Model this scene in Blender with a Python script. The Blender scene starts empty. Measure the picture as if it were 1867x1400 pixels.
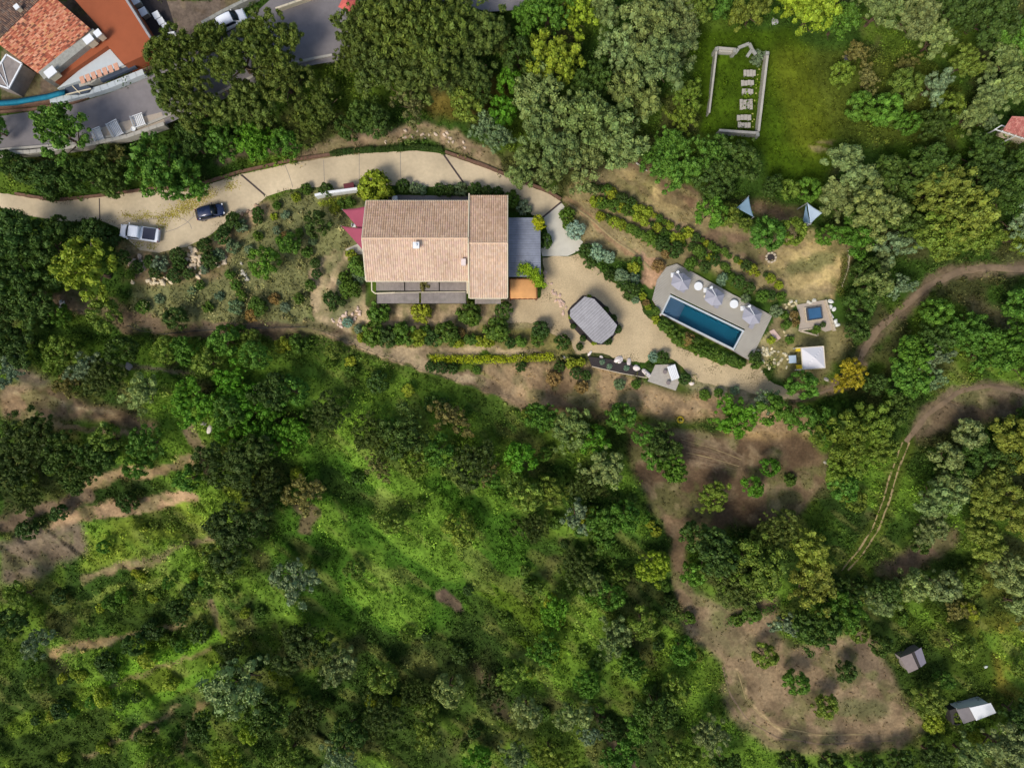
import bpy, math, random
import numpy as np
from math import radians as R
sc = bpy.context.scene
# ------------------------------------------------------------------ camera
CX, CY, K, H = 933.5, 700.0, 0.072, 92.0
cam = bpy.data.objects.new('camera', bpy.data.cameras.new('camera'))
sc.collection.objects.link(cam); sc.camera = cam
cam.location = (0, 0, H)
cam.data.sensor_width = 36
cam.data.lens = 18 / (CX * K / H)
cam.data.clip_end = 20000
# ------------------------------------------------------------------ world, sun, exposure
SUN_EL, SUN_AZ = 50.0, 218.0            # azimuth the light comes from: clockwise from +Y
w = bpy.data.worlds.new("World"); sc.world = w; w.use_nodes = True
nt = w.node_tree
sky = nt.nodes.new('ShaderNodeTexSky'); sky.sky_type = 'NISHITA'; sky.sun_disc = False
sky.sun_elevation = R(SUN_EL); sky.sun_rotation = R(SUN_AZ); sky.altitude = 100; sky.dust_density = 2.5
nt.links.new(sky.outputs[0], nt.nodes['Background'].inputs[0])
nt.nodes['Background'].inputs[1].default_value = 0.15
sl = bpy.data.lights.new('sun', 'SUN'); sl.energy = 2.3; sl.angle = R(18); sl.color = (1, .955, .9)
sun = bpy.data.objects.new('sun', sl); sc.collection.objects.link(sun)
sun.rotation_euler = (R(90 - SUN_EL), 0, R(180 - SUN_AZ))
sc.view_settings.view_transform = 'Standard'; sc.view_settings.look = 'None'
sc.view_settings.exposure = 0.17; sc.view_settings.gamma = 1
sc.cycles.max_bounces = 6; sc.cycles.diffuse_bounces = 3; sc.cycles.transparent_max_bounces = 6
sc.cycles.filter_width = 1.5

rnd = random.Random(7); rng = np.random.default_rng(7)
col = sc.collection
# ------------------------------------------------------------------ helpers
def lin(c):
    a = np.asarray(c, float) / 255.
    return np.where(a <= .04045, a / 12.92, ((a + .055) / 1.055) ** 2.4)
def P(px, py, z=0.):
    f = K * (H - z) / H
    return ((px - CX) * f, (CY - py) * f, z)
def vnoise(x, y, s, seed=0):
    r = np.random.default_rng(seed).random((257, 257))
    x = np.asarray(x) / s + 1000.37; y = np.asarray(y) / s + 1000.71
    i = np.floor(x).astype(int); j = np.floor(y).astype(int); u = x - i; v = y - j
    u = u * u * (3 - 2 * u); v = v * v * (3 - 2 * v); i %= 256; j %= 256
    return (r[i, j] * (1 - u) + r[i + 1, j] * u) * (1 - v) + (r[i, j + 1] * (1 - u) + r[i + 1, j + 1] * u) * v
def fbm(x, y, s, seed=0, o=4):
    t = 0; a = .5
    for k in range(o): t = t + a * vnoise(x, y, s / 2 ** k, seed + k); a *= .5
    return t / (1 - .5 ** o)
def inpoly(x, y, poly):
    r = np.zeros(np.shape(x), bool); n = len(poly)
    for i in range(n):
        x1, y1 = poly[i]; x2, y2 = poly[(i + 1) % n]
        if y1 == y2: continue
        r ^= ((y1 > y) != (y2 > y)) & (x < (x2 - x1) * (y - y1) / (y2 - y1) + x1)
    return r
def blur(a, n):
    n = int(n)
    if n < 1: return a
    k = 2 * n + 1
    for _ in range(2):
        for ax in (0, 1):
            p = np.pad(a, [(n + 1, n) if q == ax else (0, 0) for q in (0, 1)], mode='edge').cumsum(ax)
            a = (np.take(p, range(k, p.shape[ax]), ax) - np.take(p, range(0, p.shape[ax] - k), ax)) / k
    return a
def smooth(t): t = np.clip(t, 0, 1); return t * t * (3 - 2 * t)
# ------------------------------------------------------------------ fields over the land (4 units per cell)
ST = 4; X0, X1, Y0, Y1 = -100, 1968, -100, 1500
gx = np.arange(X0, X1 + 1, ST); gy = np.arange(Y0, Y1 + 1, ST)
GX, GY = np.meshgrid(gx, gy, indexing='ij')
WX = GX + 26 * (fbm(GX, GY, 60, 11) - .5) + 8 * (vnoise(GX, GY, 11, 3) - .5)
WY = GY + 26 * (fbm(GX, GY, 60, 21) - .5) + 8 * (vnoise(GX, GY, 11, 4) - .5)
def pmask(poly, feather=6, warp=True):
    return blur(inpoly(WX if warp else GX, WY if warp else GY, poly).astype(float), feather / ST / 2)
def lmask(pts, wid, feather=4, warp=True):
    x, y = (WX, WY) if warp else (GX, GY)
    d = np.full(x.shape, 1e9)
    for (x1, y1), (x2, y2) in zip(pts, pts[1:]):
        dx, dy = x2 - x1, y2 - y1
        t = np.clip(((x - x1) * dx + (y - y1) * dy) / (dx * dx + dy * dy), 0, 1)
        d = np.minimum(d, np.hypot(x - x1 - t * dx, y - y1 - t * dy))
    return 1 - smooth((d - wid / 2) / feather + .5)
DRIVE = [(-60,340),(0,352),(100,368),(150,362),(250,350),(330,346),(375,338),(440,318),(530,298),(640,281),(760,275),(812,281),(880,305),(950,334),(1000,353),(1024,368),
         (989,397),(970,392),(955,372),(930,358),(850,342),(700,338),(655,336),(650,345),(600,350),(585,342),(560,342),(520,347),(486,358),(457,384),(438,392),(412,404),(386,428),(340,450),(290,461),(255,456),(236,440),(214,415),(180,401),(120,405),(60,395),(0,378),(-60,372)]
SLAB = [(1024,369),(1032,382),(1036,410),(1046,428),(1063,441),(1057,456),(1035,467),(989,467),(986,455),(1000,430),(990,398)]
YARD = [(940,540),(985,545),(992,505),(989,468),(1036,468),(1056,460),(1078,482),(1096,494),(1116,514),(1150,530),(1168,552),(1172,570),(1196,590),(1210,606),(1238,632),(1270,645),(1310,662),(1350,672),(1375,660),(1400,690),(1440,712),(1480,728),
        (1440,728),(1390,722),(1340,706),(1290,700),(1262,690),(1244,668),(1225,655),(1190,650),(1176,662),(1150,658),(1120,650),(1080,644),(1050,642),(1040,625),(1015,612),(975,590),(930,588),(900,580),(905,548)]
ROAD = [(-80,225),(60,203),(130,192),(200,170),(266,143),(330,105),(400,60),(470,20),(560,-60),(1000,-60),(955,18),(890,22),(800,0),(650,5),(632,40),(640,100),(612,112),(575,118),(500,135),(400,185),(300,228),(240,248),(170,266),(60,280),(-80,284)]
def ylow(x): return np.interp(x, [-100,240,430,570,700,850,950,1200,1400,1480,1560,1700,1968], [590,604,602,600,648,697,735,752,740,735,690,640,600])
def yroad(x): return np.interp(x, [-100,0,160,240,300,400,500,575,640,760,960,1100], [284,282,270,250,230,188,138,120,100,45,15,-40])
def ydrive(x): return np.interp(x, [-100,0,100,150,250,330,440,530,640,760,812,880,1000], [330,348,366,360,348,342,314,294,277,270,275,300,340])
flat = np.zeros(GX.shape)
for p in (DRIVE, SLAB, YARD, [(640,350),(1000,350),(1000,560),(640,560)], [(1180,470),(1420,560),(1380,680),(1180,600)], [(1430,540),(1530,540),(1530,690),(1430,690)], [(1030,530),(1140,530),(1140,640),(1030,640)], [(1060,640),(1260,650),(1260,720),(1060,700)]):
    flat = np.maximum(flat, pmask(p, 0, False))
flat = smooth(np.clip(blur(flat, 3) * 2.2, 0, 1))
d = GY - ylow(GX)
HT = -0.9 * smooth(d / 12) - 8.0 * smooth((d - 5) / 950)
u = GY + .33 * GX + 26 * (fbm(GX, GY, 90, 5) - .5)
leftw = smooth((640 - GX) / 200) * smooth((GY - 650) / 60)
HT = HT - leftw * 1.1 * (smooth((u % 95 - 60) / 16) - (u % 95) / 95)
roadw = smooth((yroad(GX) - GY) / 6 + .5) * smooth((1010 - GX) / 60)
bank = np.clip((GY - ydrive(GX)) / np.minimum(yroad(GX) - ydrive(GX), -20.), 0, 1) * smooth((1060 - GX) / 120)
HT = HT * (1 - roadw) + np.where(roadw > 0, 3.0 * roadw, 0) + (1 - roadw) * np.where(GY < ydrive(GX), 1.5 * bank, 0)
nz = 1.0 * (fbm(GX, GY, 130, 31) - .5) + .55 * (fbm(GX, GY, 34, 35, 3) - .5)
HT = HT + nz * (1 - flat) * (1 - roadw) * 1.1
AL = .8 * GX + .6 * GY; AC = -.6 * GX + .8 * GY
RG = fbm(AL / 2.6, AC, 62, 83, 4)
HT = HT + 3.4 * (RG - .5) * smooth((GY - ylow(GX) - 25) / 120) * (1 - smooth((GX - 1130) / 120) * smooth((GY - 740) / 20))
flatroad = pmask(ROAD, 0, False) > .5
HT = np.where(flatroad & (roadw > .9), 3.0, HT)
HT = HT * (1 - flat) + 0.0 * flat
# paint: (kind of cover, rgb, vegetation 0..1)
C3 = np.zeros(GX.shape + (3,)); VEG = np.zeros(GX.shape)
def paint(m, rgb, veg, s=1.):
    global C3, VEG
    m = m * s; C3 = C3 * (1 - m[..., None]) + lin(rgb) * m[..., None]; VEG = VEG * (1 - m) + veg * m
paint(np.ones(GX.shape), (56,80,26), 1.0)
paint(smooth((fbm(GX, GY, 110, 41) - .48) * 6), (92,112,34), 1.0, .6)
paint(smooth((fbm(GX, GY, 70, 47) - .55) * 8), (82,74,48), .7, .6)
pp = lambda poly, rgb, veg, f=8, s=1., warp=True: paint(pmask(poly, f, warp), rgb, veg, s)
pl = lambda pts, wid, rgb, veg, f=6, s=1.: paint(lmask(pts, wid, f), rgb, veg, s)
# lawn and meadow areas
pp([(1270,50),(1440,55),(1500,100),(1545,200),(1510,300),(1490,350),(1400,345),(1390,270),(1270,250)], (66,88,14), .8, 14)
pp([(1400,90),(1480,90),(1540,200),(1500,290),(1440,260)], (92,100,24), .8, 24, .8)
pp([(1470,90),(1700,110),(1790,220),(1700,270),(1520,260)], (80,90,30), 1, 20, .8)
pp([(1600,270),(1867,270),(1867,330),(1650,310)], (52,76,14), .9, 20)
pp([(560,830),(760,810),(900,880),(970,960),(960,1040),(900,1110),(760,1160),(570,1150),(490,1060),(500,900)], (60,92,24), 1, 24)
pp([(330,606),(600,606),(700,655),(850,705),(955,748),(960,800),(700,760),(500,700),(330,690)], (70,92,32), 1, 14)
pp([(380,690),(480,650),(560,740),(580,830),(480,840),(400,790)], (66,98,26), 1, 14)
pp([(1540,1090),(1700,1080),(1867,1120),(1867,1400),(1700,1400),(1650,1260)], (62,80,22), .8, 14)
pp([(1700,1060),(1867,1030),(1867,1160),(1760,1160)], (92,96,34), .8, 20, .8)
pp([(1810,1140),(1867,1130),(1867,1290),(1820,1260)], (112,100,38), .7, 14, .8)
pp([(900,1050),(1000,1100),(1060,1200),(1000,1260),(940,1180),(850,1110)], (82,104,22), .9, 24, .8)
pp([(0,1290),(160,1240),(230,1330),(200,1400),(0,1400)], (92,112,30), 1, 20, .8)
pp([(150,960),(260,930),(400,890),(470,850),(510,880),(430,950),(330,990),(230,1030),(140,1050)], (112,128,42), .7, 14)
pp([(140,1240),(250,1160),(420,1120),(430,1170),(330,1230),(200,1300)], (88,112,28), .8, 14)
pp([(250,1240),(400,1170),(410,1220),(300,1290)], (98,116,34), .7, 10)
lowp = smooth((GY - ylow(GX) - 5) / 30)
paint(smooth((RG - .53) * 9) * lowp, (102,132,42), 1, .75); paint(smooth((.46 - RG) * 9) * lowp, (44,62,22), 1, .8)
paint(smooth((fbm(AL / 3, AC, 24, 87, 3) - .6) * 9) * lowp, (120,122,62), .9, .4)
# bare earth on the terraced slope
pp([(0,690),(90,700),(190,740),(290,770),(270,790),(150,765),(60,775),(0,750)], (128,106,78), .25)
pl([(150,905),(162,888),(222,866),(290,852),(350,838)], 18, (160,134,94), .2)
pl([(0,955),(50,935),(110,918),(160,900)], 26, (112,94,72), .3)
pl([(60,985),(132,938),(200,925),(255,921),(339,908)], 26, (166,136,100), .15)
pp([(0,985),(60,960),(150,950),(160,1000),(90,1050),(40,1070),(0,1060)], (112,98,78), .35, 14)
pl([(345,785),(365,815),(378,858)], 20, (122,106,78), .3)
pl([(100,1195),(140,1178),(210,1165)], 16, (150,126,84), .3)
pl([(190,1050),(270,1025),(300,1012)], 8, (128,108,78), .3)
pl([(380,1080),(395,1110),(410,1150)], 10, (120,104,74), .3)
pl([(240,1345),(270,1330),(290,1335)], 14, (130,110,80), .3)
pl([(330,1370),(345,1310),(380,1280)], 6, (130,112,72), .4)
pl([(200,665),(240,672),(290,675),(345,682)], 6, (130,118,98), .2)
pp([(0,640),(60,670),(100,700),(40,700)], (110,98,78), .3)
pl([(70,560),(130,545),(200,560),(240,590)], 36, (96,82,60), .4)
pl([(540,925),(570,935),(560,960)], 26, (92,82,56), .5)
pl([(800,1085),(830,1110)], 24, (82,68,54), .4)
pl([(1090,1300),(1120,1350),(1150,1400)], 22, (74,66,50), .4)
pp([(860,1210),(900,1230),(940,1330),(900,1300)], (78,70,48), .5)
for pts, wd_, c_, v_ in (([(150,1060),(230,1030),(330,1000),(400,985)], 9, (138,122,84), .3), ([(120,1110),(220,1075),(310,1050)], 12, (118,132,56), .9), ([(170,1180),(260,1150),(340,1130)], 8, (146,128,86), .3), ([(200,1240),(300,1195),(400,1150)], 22, (98,134,36), .9), ([(190,1262),(290,1218),(390,1172)], 6, (128,118,72), .4), ([(230,1300),(310,1262),(400,1215)], 20, (94,128,36), .9), ([(150,1380),(260,1330),(330,1290)], 6, (132,116,78), .4), ([(20,1330),(110,1300),(170,1260)], 30, (100,122,38), 1), ([(60,770),(160,790),(270,795)], 10, (152,130,92), .25), ([(30,710),(110,735),(210,755)], 6, (160,140,104), .2)): pl(pts, wd_, c_, v_)
# garden
pp([(240,520),(330,505),(400,480),(470,380),(560,348),(645,345),(665,372),(665,450),(600,465),(560,520),(575,600),(430,602),(240,600)], (118,118,74), .8, 10)
pp([(215,445),(290,462),(340,452),(386,430),(438,394),(486,362),(500,380),(440,440),(400,500),(300,520),(235,515)], (150,128,92), .2)
pp([(560,505),(605,455),(640,460),(668,515),(668,560),(985,545),(1050,600),(1060,644),(900,648),(790,645),(720,640),(640,628),(580,600)], (178,156,118), .1, 6)
pp([(600,470),(640,455),(662,450),(668,545),(600,585),(590,540)], (122,120,82), .4)
pl([(655,605),(750,612),(850,612),(950,618),(1040,628)], 38, (122,114,66), .5)
pl([(600,590),(650,575),(700,590),(728,582),(768,598),(812,578),(855,600),(888,580),(925,592)], 13, (184,160,122), .0, 3)
pl([(645,455),(632,480),(614,510),(600,540),(590,580),(600,605)], 15, (190,166,128), .03, 4)
pl([(60,545),(240,575),(300,600),(430,603),(500,603),(570,598),(640,622),(780,665),(850,690),(950,730)], 26, (118,100,76), .3)
pp([(575,600),(620,615),(780,640),(790,665),(870,690),(840,700),(700,650),(600,622)], (160,140,108), .15, 6)
pp([(860,668),(1010,662),(1080,668),(1180,700),(1240,715),(1330,722),(1450,742),(1500,790),(1400,800),(1330,770),(1240,765),(1100,745),(1000,748),(930,720)], (158,132,96), .35, 10)
pp([(960,690),(1040,690),(1080,730),(1130,745),(1110,770),(1010,755)], (118,96,70), .3, 12, .9)
pp([(1240,690),(1330,700),(1440,722),(1400,735),(1280,722)], (158,144,112), .3, 8)
pp([(1310,775),(1420,780),(1480,800),(1440,830),(1350,810)], (160,132,88), .35, 12)
pp([(1030,345),(1080,325),(1150,293),(1200,320),(1260,345),(1290,375),(1330,410),(1390,435),(1430,410),(1480,415),(1552,452),(1537,530),(1500,548),(1400,545),(1300,500),(1190,480),(1060,450)], (148,132,90), .4, 8)
pl([(1100,345),(1200,400),(1300,450),(1390,495)], 20, (152,130,96), .1)
pl([(1150,300),(1180,330),(1260,370)], 22, (116,92,68), .15, 10)
pp([(1130,310),(1180,330),(1250,370),(1230,385),(1150,345)], (172,150,100), .2, 10)
pp([(1400,465),(1470,425),(1545,455),(1530,525),(1440,530),(1420,500)], (178,156,104), .2, 12)
pl([(1440,490),(1480,480),(1510,470)], 26, (100,104,62), .6, 14, .8)
pl([(1545,460),(1538,500),(1520,540)], 8, (190,160,110), .1)
pl([(1300,440),(1340,440),(1380,475)], 30, (122,100,76), .15, 12)
pp([(1365,365),(1460,375),(1470,410),(1380,400)], (112,92,68), .2, 8)
pl([(1030,370),(1080,400),(1120,440),(1160,465),(1180,490)], 10, (160,128,92), .05, 4)
pp([(1165,455),(1200,465),(1215,485),(1195,520),(1165,510)], (178,142,108), .1, 6)
pp([(1420,560),(1450,548),(1450,610),(1420,640),(1375,690),(1360,670),(1400,600)], (164,152,104), .35, 6)
pp([(1405,615),(1560,600),(1540,640),(1500,700),(1410,690)], (128,118,76), .4, 8)
# lower clearing
pp([(1140,770),(1240,778),(1330,800),(1450,790),(1530,840),(1505,885),(1440,965),(1330,960),(1245,1000),(1190,930),(1150,860)], (92,74,54), .15, 12)
pp([(1232,782),(1358,828),(1345,862),(1252,848)], (112,94,72), .05, 6)
for q in range(6):
    pl([(1232 + 4 * q, 788 + 11 * q), (1350 - 3 * q, 832 + 5 * q)], 3, (86,68,50), .0, 3)
pl([(1370,860),(1420,930),(1440,900),(1500,860)], 60, (112,94,68), .15, 30, .7)
pl([(1220,940),(1238,1000),(1236,1060),(1250,1100)], 26, (112,92,68), .2, 12)
pp([(1228,1060),(1270,1085),(1330,1110),(1420,1080),(1410,1140),(1440,1180),(1530,1150),(1575,1150),(1620,1220),(1655,1290),(1685,1330),(1640,1367),(1500,1370),(1400,1362),(1330,1310),(1318,1220),(1265,1170)], (132,112,84), .3, 10)
pl([(1320,1130),(1300,1160),(1360,1180)], 50, (112,104,72), .35, 24, .8)
pl([(1545,1290),(1600,1290)], 40, (98,96,62), .5, 20, .9)
pl([(1322,1220),(1345,1290),(1400,1345),(1500,1358),(1640,1355)], 9, (128,106,80), .05, 6)
pl([(1345,1225),(1365,1285),(1420,1330),(1520,1342)], 4, (178,154,112), .05, 4)
pl([(1390,1210),(1360,1250),(1400,1300),(1480,1310),(1560,1305)], 4, (124,104,76), .1, 3)
pp([(1560,1150),(1620,1220),(1640,1260),(1560,1230),(1530,1180)], (98,84,66), .3, 12, .8)
# tracks
T1 = [(1968,488),(1867,490),(1800,487),(1740,497),(1690,522),(1640,568),(1600,602),(1575,640),(1566,665)]
T1b = [(1566,665),(1560,690),(1500,716),(1450,730)]
T2 = [(1968,735),(1867,715),(1800,702),(1745,715),(1690,757),(1652,806)]
pl(T1, 26, (104,90,68), .15, 12); pl(T1b, 24, (104,86,64), .2, 10); pl(T2, 22, (104,90,68), .15, 10)
pp([(1740,715),(1800,702),(1867,715),(1867,745),(1790,775),(1740,790),(1690,800),(1670,800)], (98,84,64), .3, 12)
pl([(1652,806),(1628,870),(1600,955),(1550,1035)], 30, (70,84,26), .6, 10)
pp([(1590,1040),(1640,1005),(1700,990),(1745,965),(1740,1000),(1690,1025),(1620,1050)], (116,96,74), .2, 10)
pl([(1780,560),(1867,600)], 30, (106,96,66), .5, 20, .8)
pl([(1490,255),(1515,265)], 4, (140,128,80), .2); pl([(1475,262),(1530,285)], 4, (130,118,74), .2)
# bank between the public road and the driveway
pl([(560,285),(620,262),(700,245),(790,240),(850,265),(900,300)], 26, (150,128,98), .35, 14)
pl([(790,190),(850,205),(910,160)], 40, (108,92,40), .7, 24, .8)
pl([(400,290),(460,270),(540,262)], 20, (110,96,74), .4, 12)
pp([(0,0),(460,0),(260,140),(0,205)], (110,96,82), .1, 4)
pl([(1270,355),(1240,330),(1170,300)], 6, (100,80,60), .2)
bare = 1 - smooth((VEG - .3) * 4)
paint(smooth((fbm(GX, GY, 34, 91, 4) - .5) * 9) * bare, (92,96,52), .6, .6)
paint(smooth((fbm(AL / 2, AC, 16, 95, 3) - .55) * 8) * bare, (96,80,60), .2, .5)
paint(smooth((fbm(GX, GY, 20, 97, 3) - .58) * 8) * bare, (158,138,104), .2, .3)
C3 = C3 * (0.72 + .56 * fbm(GX, GY, 26, 61, 4))[..., None]
VEG[pmask(ROAD, 0, False) > .3] = 0
for p in (DRIVE, SLAB, YARD): VEG[pmask(p, 0, False) > .5] = 0
HOUSE_FOOT = [(664,360),(988,360),(988,556),(664,556)]
DECK = [(1215,487),(1234,481),(1262,496),(1408,576),(1368,658),(1336,640),(1206,574),(1189,546),(1198,510)]
for p in (HOUSE_FOOT, DECK, [(1430,545),(1520,545),(1520,610),(1440,610)], [(0,0),(285,0),(285,120),(100,200),(0,205)]): VEG[pmask(p, 0, False) > .1] = 0

for p in (DECK, [(1183,690),(1197,664),(1233,662),(1244,694),(1230,714)], [(1430,545),(1520,545),(1520,610),(1440,610)], [(664,360),(988,360),(988,556),(664,556)]): VEG[pmask(p, 28, False) > .04] = 0
def samp(F, px, py):
    i = np.clip((np.asarray(px, float) - X0) / ST, 0, F.shape[0] - 1.001); j = np.clip((np.asarray(py, float) - Y0) / ST, 0, F.shape[1] - 1.001)
    a = i.astype(int); b = j.astype(int); u = i - a; v = j - b
    if F.ndim == 3: u = u[..., None]; v = v[..., None]
    return (F[a, b] * (1 - u) + F[a + 1, b] * u) * (1 - v) + (F[a, b + 1] * (1 - u) + F[a + 1, b + 1] * u) * v
def hpx(px, py): return float(samp(HT, px, py))
def ground_at(X, Y):
    z = 0.
    for _ in range(6):
        f = K * (H - z) / H; z = .5 * z + .5 * hpx(X / f + CX, CY - Y / f)
    return z
def G(px, py, dz=0.):
    return P(px, py, hpx(px, py) + dz)
# ------------------------------------------------------------------ materials
def mat(name, rgb=None, rough=.8, var=.25, scale=6., spec=.3, metal=0., bump=0., attr=None, objcol=False, var2=None, coat=0., transl=0.):
    m = bpy.data.materials.new(name); m.use_nodes = True; t = m.node_tree; N = t.nodes; L = t.links
    b = N['Principled BSDF']; b.inputs['Roughness'].default_value = rough; b.inputs['Specular IOR Level'].default_value = spec
    b.inputs['Metallic'].default_value = metal; b.inputs['Coat Weight'].default_value = coat
    tc = N.new('ShaderNodeTexCoord'); geo = tc.outputs['Object']
    if attr or objcol: pass
    if attr:
        a = N.new('ShaderNodeAttribute'); a.attribute_name = attr; base = a.outputs['Color']
        if objcol:
            oi = N.new('ShaderNodeObjectInfo'); mm = N.new('ShaderNodeMix'); mm.data_type = 'RGBA'; mm.blend_type = 'MULTIPLY'; mm.inputs[0].default_value = 1
            L.new(oi.outputs['Color'], mm.inputs[6]); L.new(base, mm.inputs[7]); base = mm.outputs[2]
    elif objcol: base = N.new('ShaderNodeObjectInfo').outputs['Color']
    else:
        r = N.new('ShaderNodeRGB'); c = lin(rgb); r.outputs[0].default_value = (*c, 1); base = r.outputs[0]
    if var:
        n = N.new('ShaderNodeTexNoise'); n.inputs['Scale'].default_value = scale; n.inputs['Detail'].default_value = 6; n.inputs['Roughness'].default_value = .65
        L.new(geo, n.inputs['Vector'])
        mr = N.new('ShaderNodeMapRange'); mr.inputs[1].default_value = .25; mr.inputs[2].default_value = .75; mr.inputs[3].default_value = 1 - var; mr.inputs[4].default_value = 1 + var
        L.new(n.outputs[0], mr.inputs[0]); fac = mr.outputs[0]
        if var2:
            n2 = N.new('ShaderNodeTexNoise'); n2.inputs['Scale'].default_value = var2[0]; n2.inputs['Detail'].default_value = 4; L.new(geo, n2.inputs['Vector'])
            m2 = N.new('ShaderNodeMapRange'); m2.inputs[1].default_value = .3; m2.inputs[2].default_value = .7; m2.inputs[3].default_value = 1 - var2[1]; m2.inputs[4].default_value = 1 + var2[1]
            L.new(n2.outputs[0], m2.inputs[0]); mu = N.new('ShaderNodeMath'); mu.operation = 'MULTIPLY'; L.new(fac, mu.inputs[0]); L.new(m2.outputs[0], mu.inputs[1]); fac = mu.outputs[0]
        vm = N.new('ShaderNodeVectorMath'); vm.operation = 'SCALE'; L.new(base, vm.inputs[0]); L.new(fac, vm.inputs['Scale']); base = vm.outputs[0]
        if bump:
            bp = N.new('ShaderNodeBump'); bp.inputs['Strength'].default_value = .6; bp.inputs['Distance'].default_value = bump
            L.new(n.outputs[0], bp.inputs['Height']); L.new(bp.outputs[0], b.inputs['Normal'])
    L.new(base, b.inputs['Base Color'])
    if transl:
        tr = N.new('ShaderNodeBsdfTranslucent'); L.new(base, tr.inputs[0]); mx = N.new('ShaderNodeMixShader'); mx.inputs[0].default_value = transl
        L.new(b.outputs[0], mx.inputs[1]); L.new(tr.outputs[0], mx.inputs[2]); L.new(mx.outputs[0], N['Material Output'].inputs[0])
    return m
M = {}
M['ground'] = mat('soil', attr='tint', var=.38, scale=2.6, bump=.12, var2=(.35, .22), spec=.1, rough=1)
M['leaf'] = mat('foliage', attr='tint', objcol=True, var=0, rough=.62, spec=.25, transl=.18)
M['turf'] = mat('turf', attr='tint', var=0, rough=.8, spec=.12, transl=.12)
M['bark'] = mat('bark', (92,74,56), var=.35, scale=9, bump=.05)
M['concrete'] = mat('driveway_concrete', (194,176,143), var=.1, scale=2.2, var2=(.14, .26), rough=.9, spec=.2)
M['slab'] = mat('pale_concrete', (196,190,172), var=.07, scale=1.4, var2=(.3, .06), rough=.9, spec=.2)
M['gravel'] = mat('gravel', (185,164,127), var=.24, scale=7, var2=(.2, .22), rough=1, spec=.1, bump=.02)
M['asphalt'] = mat('asphalt', (124,118,116), var=.12, scale=1.2, var2=(.1, .12), rough=.9, spec=.2)
M['track'] = mat('earth', (124,106,84), var=.22, scale=1.6, var2=(.3, .15), rough=1, spec=.05)
M['tile'] = mat('roof_tile', attr='tint', var=.12, scale=3, var2=(.25, .08), rough=.85, spec=.2)
M['render_wall'] = mat('wall_render', (214,196,166), var=.08, scale=2)
M['stone'] = mat('stone', (188,172,146), var=.3, scale=3, bump=.06)
M['greystone'] = mat('grey_stone', (150,148,136), var=.28, scale=3, bump=.05)
M['greywood'] = mat('grey_boards', (158,154,152), var=.14, scale=2.2, var2=(.5, .1), spec=.2)
M['greydark'] = mat('weathered_slats', (142,132,124), var=.2, scale=2, var2=(.4, .14), spec=.2)
M['deckwood'] = mat('deck_boards', (172,165,150), var=.12, scale=2, var2=(.3, .1), spec=.2)
M['darkgap'] = mat('dark_frame', (58,54,50), var=.1, scale=3)
M['white'] = mat('white_paint', (226,226,222), var=.03, scale=3, rough=.5)
M['cream'] = mat('cream_paint', (216,202,170), var=.06, scale=3, rough=.6)
M['red_sail'] = mat('red_canvas', (150,72,88), var=.08, scale=1, rough=.9)
M['orange'] = mat('orange_canvas', (206,150,92), var=.14, scale=1.1, rough=.85, var2=(.4,.08))
M['parasol'] = mat('parasol_canvas', (154,152,158), var=.04, scale=1, rough=.9)
M['blue_sail'] = mat('blue_grey_canvas', (112,136,150), var=.05, scale=1, rough=.9)
M['pale_sail'] = mat('pale_blue_canvas', (172,188,200), var=.05, scale=1, rough=.9)
M['terracotta'] = mat('red_terrace', (152,82,50), var=.07, scale=1.0, var2=(.15, .1), rough=.85)
M['teal'] = mat('teal_netting', (20,112,134), var=.25, scale=1.5, rough=.8)
M['glass'] = mat('glass', (18,28,34), rough=.3, var=0, spec=.25)
M['rubber'] = mat('rubber', (26,26,26), rough=.9, var=.1)
M['rim'] = mat('wheel_rim', (150,152,156), rough=.35, metal=.8, var=0)
M['carwhite'] = mat('white_car_paint', (246,246,246), rough=.4, var=0, spec=.2, coat=0)
M['cardark'] = mat('dark_blue_car_paint', (28,38,66), rough=.22, var=0, spec=.5, coat=.8)
M['bedcover'] = mat('dark_cover', (56,58,72), rough=.7, var=.1)
M['lamp'] = mat('lamp_glass', (220,222,224), rough=.2, var=0)
M['redlamp'] = mat('red_lamp', (140,24,20), rough=.3, var=0)
M['poolwall'] = mat('pool_liner', (10,112,134), var=.04, scale=1, rough=.5)
M['poolstep'] = mat('pool_step', (96,116,138), var=.05, scale=2, rough=.5)
M['coping'] = mat('pool_coping', (186,192,190), var=.05, scale=2, rough=.7)
M['mulch'] = mat('dark_mulch', (58,52,50), var=.3, scale=4, rough=1)
M['drain'] = mat('drain_grate', (74,62,58), var=.2, scale=4, rough=.6)
M['yellow'] = mat('yellow_paint', (214,186,40), var=.1, scale=3)
M['pink'] = mat('pink_paving', (206,176,160), var=.12, scale=3)
M['tub'] = mat('tub_shell', (66,74,86), var=.05, scale=2, rough=.4)
M['tubcover'] = mat('tub_water', (58,96,128), var=.12, scale=1.2, rough=.25)
M['brownpanel'] = mat('brown_panels', (128,116,110), var=.12, scale=2)
M['brownpanel2'] = mat('grey_panels', (134,128,136), var=.1, scale=2)
M['planks'] = mat('weathered_planks', (168,160,146), var=.16, scale=3)
M['wire'] = mat('dark_wire', (52,50,44), var=.1, scale=3)
M['maroon'] = mat('maroon_panel', (96,44,48), var=.1, scale=3)
M['pebble'] = mat('patio_stone', (172,158,140), var=.12, scale=5, rough=.9)
M['rust'] = mat('rusty_brown', (104,58,34), var=.3, scale=4)
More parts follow.
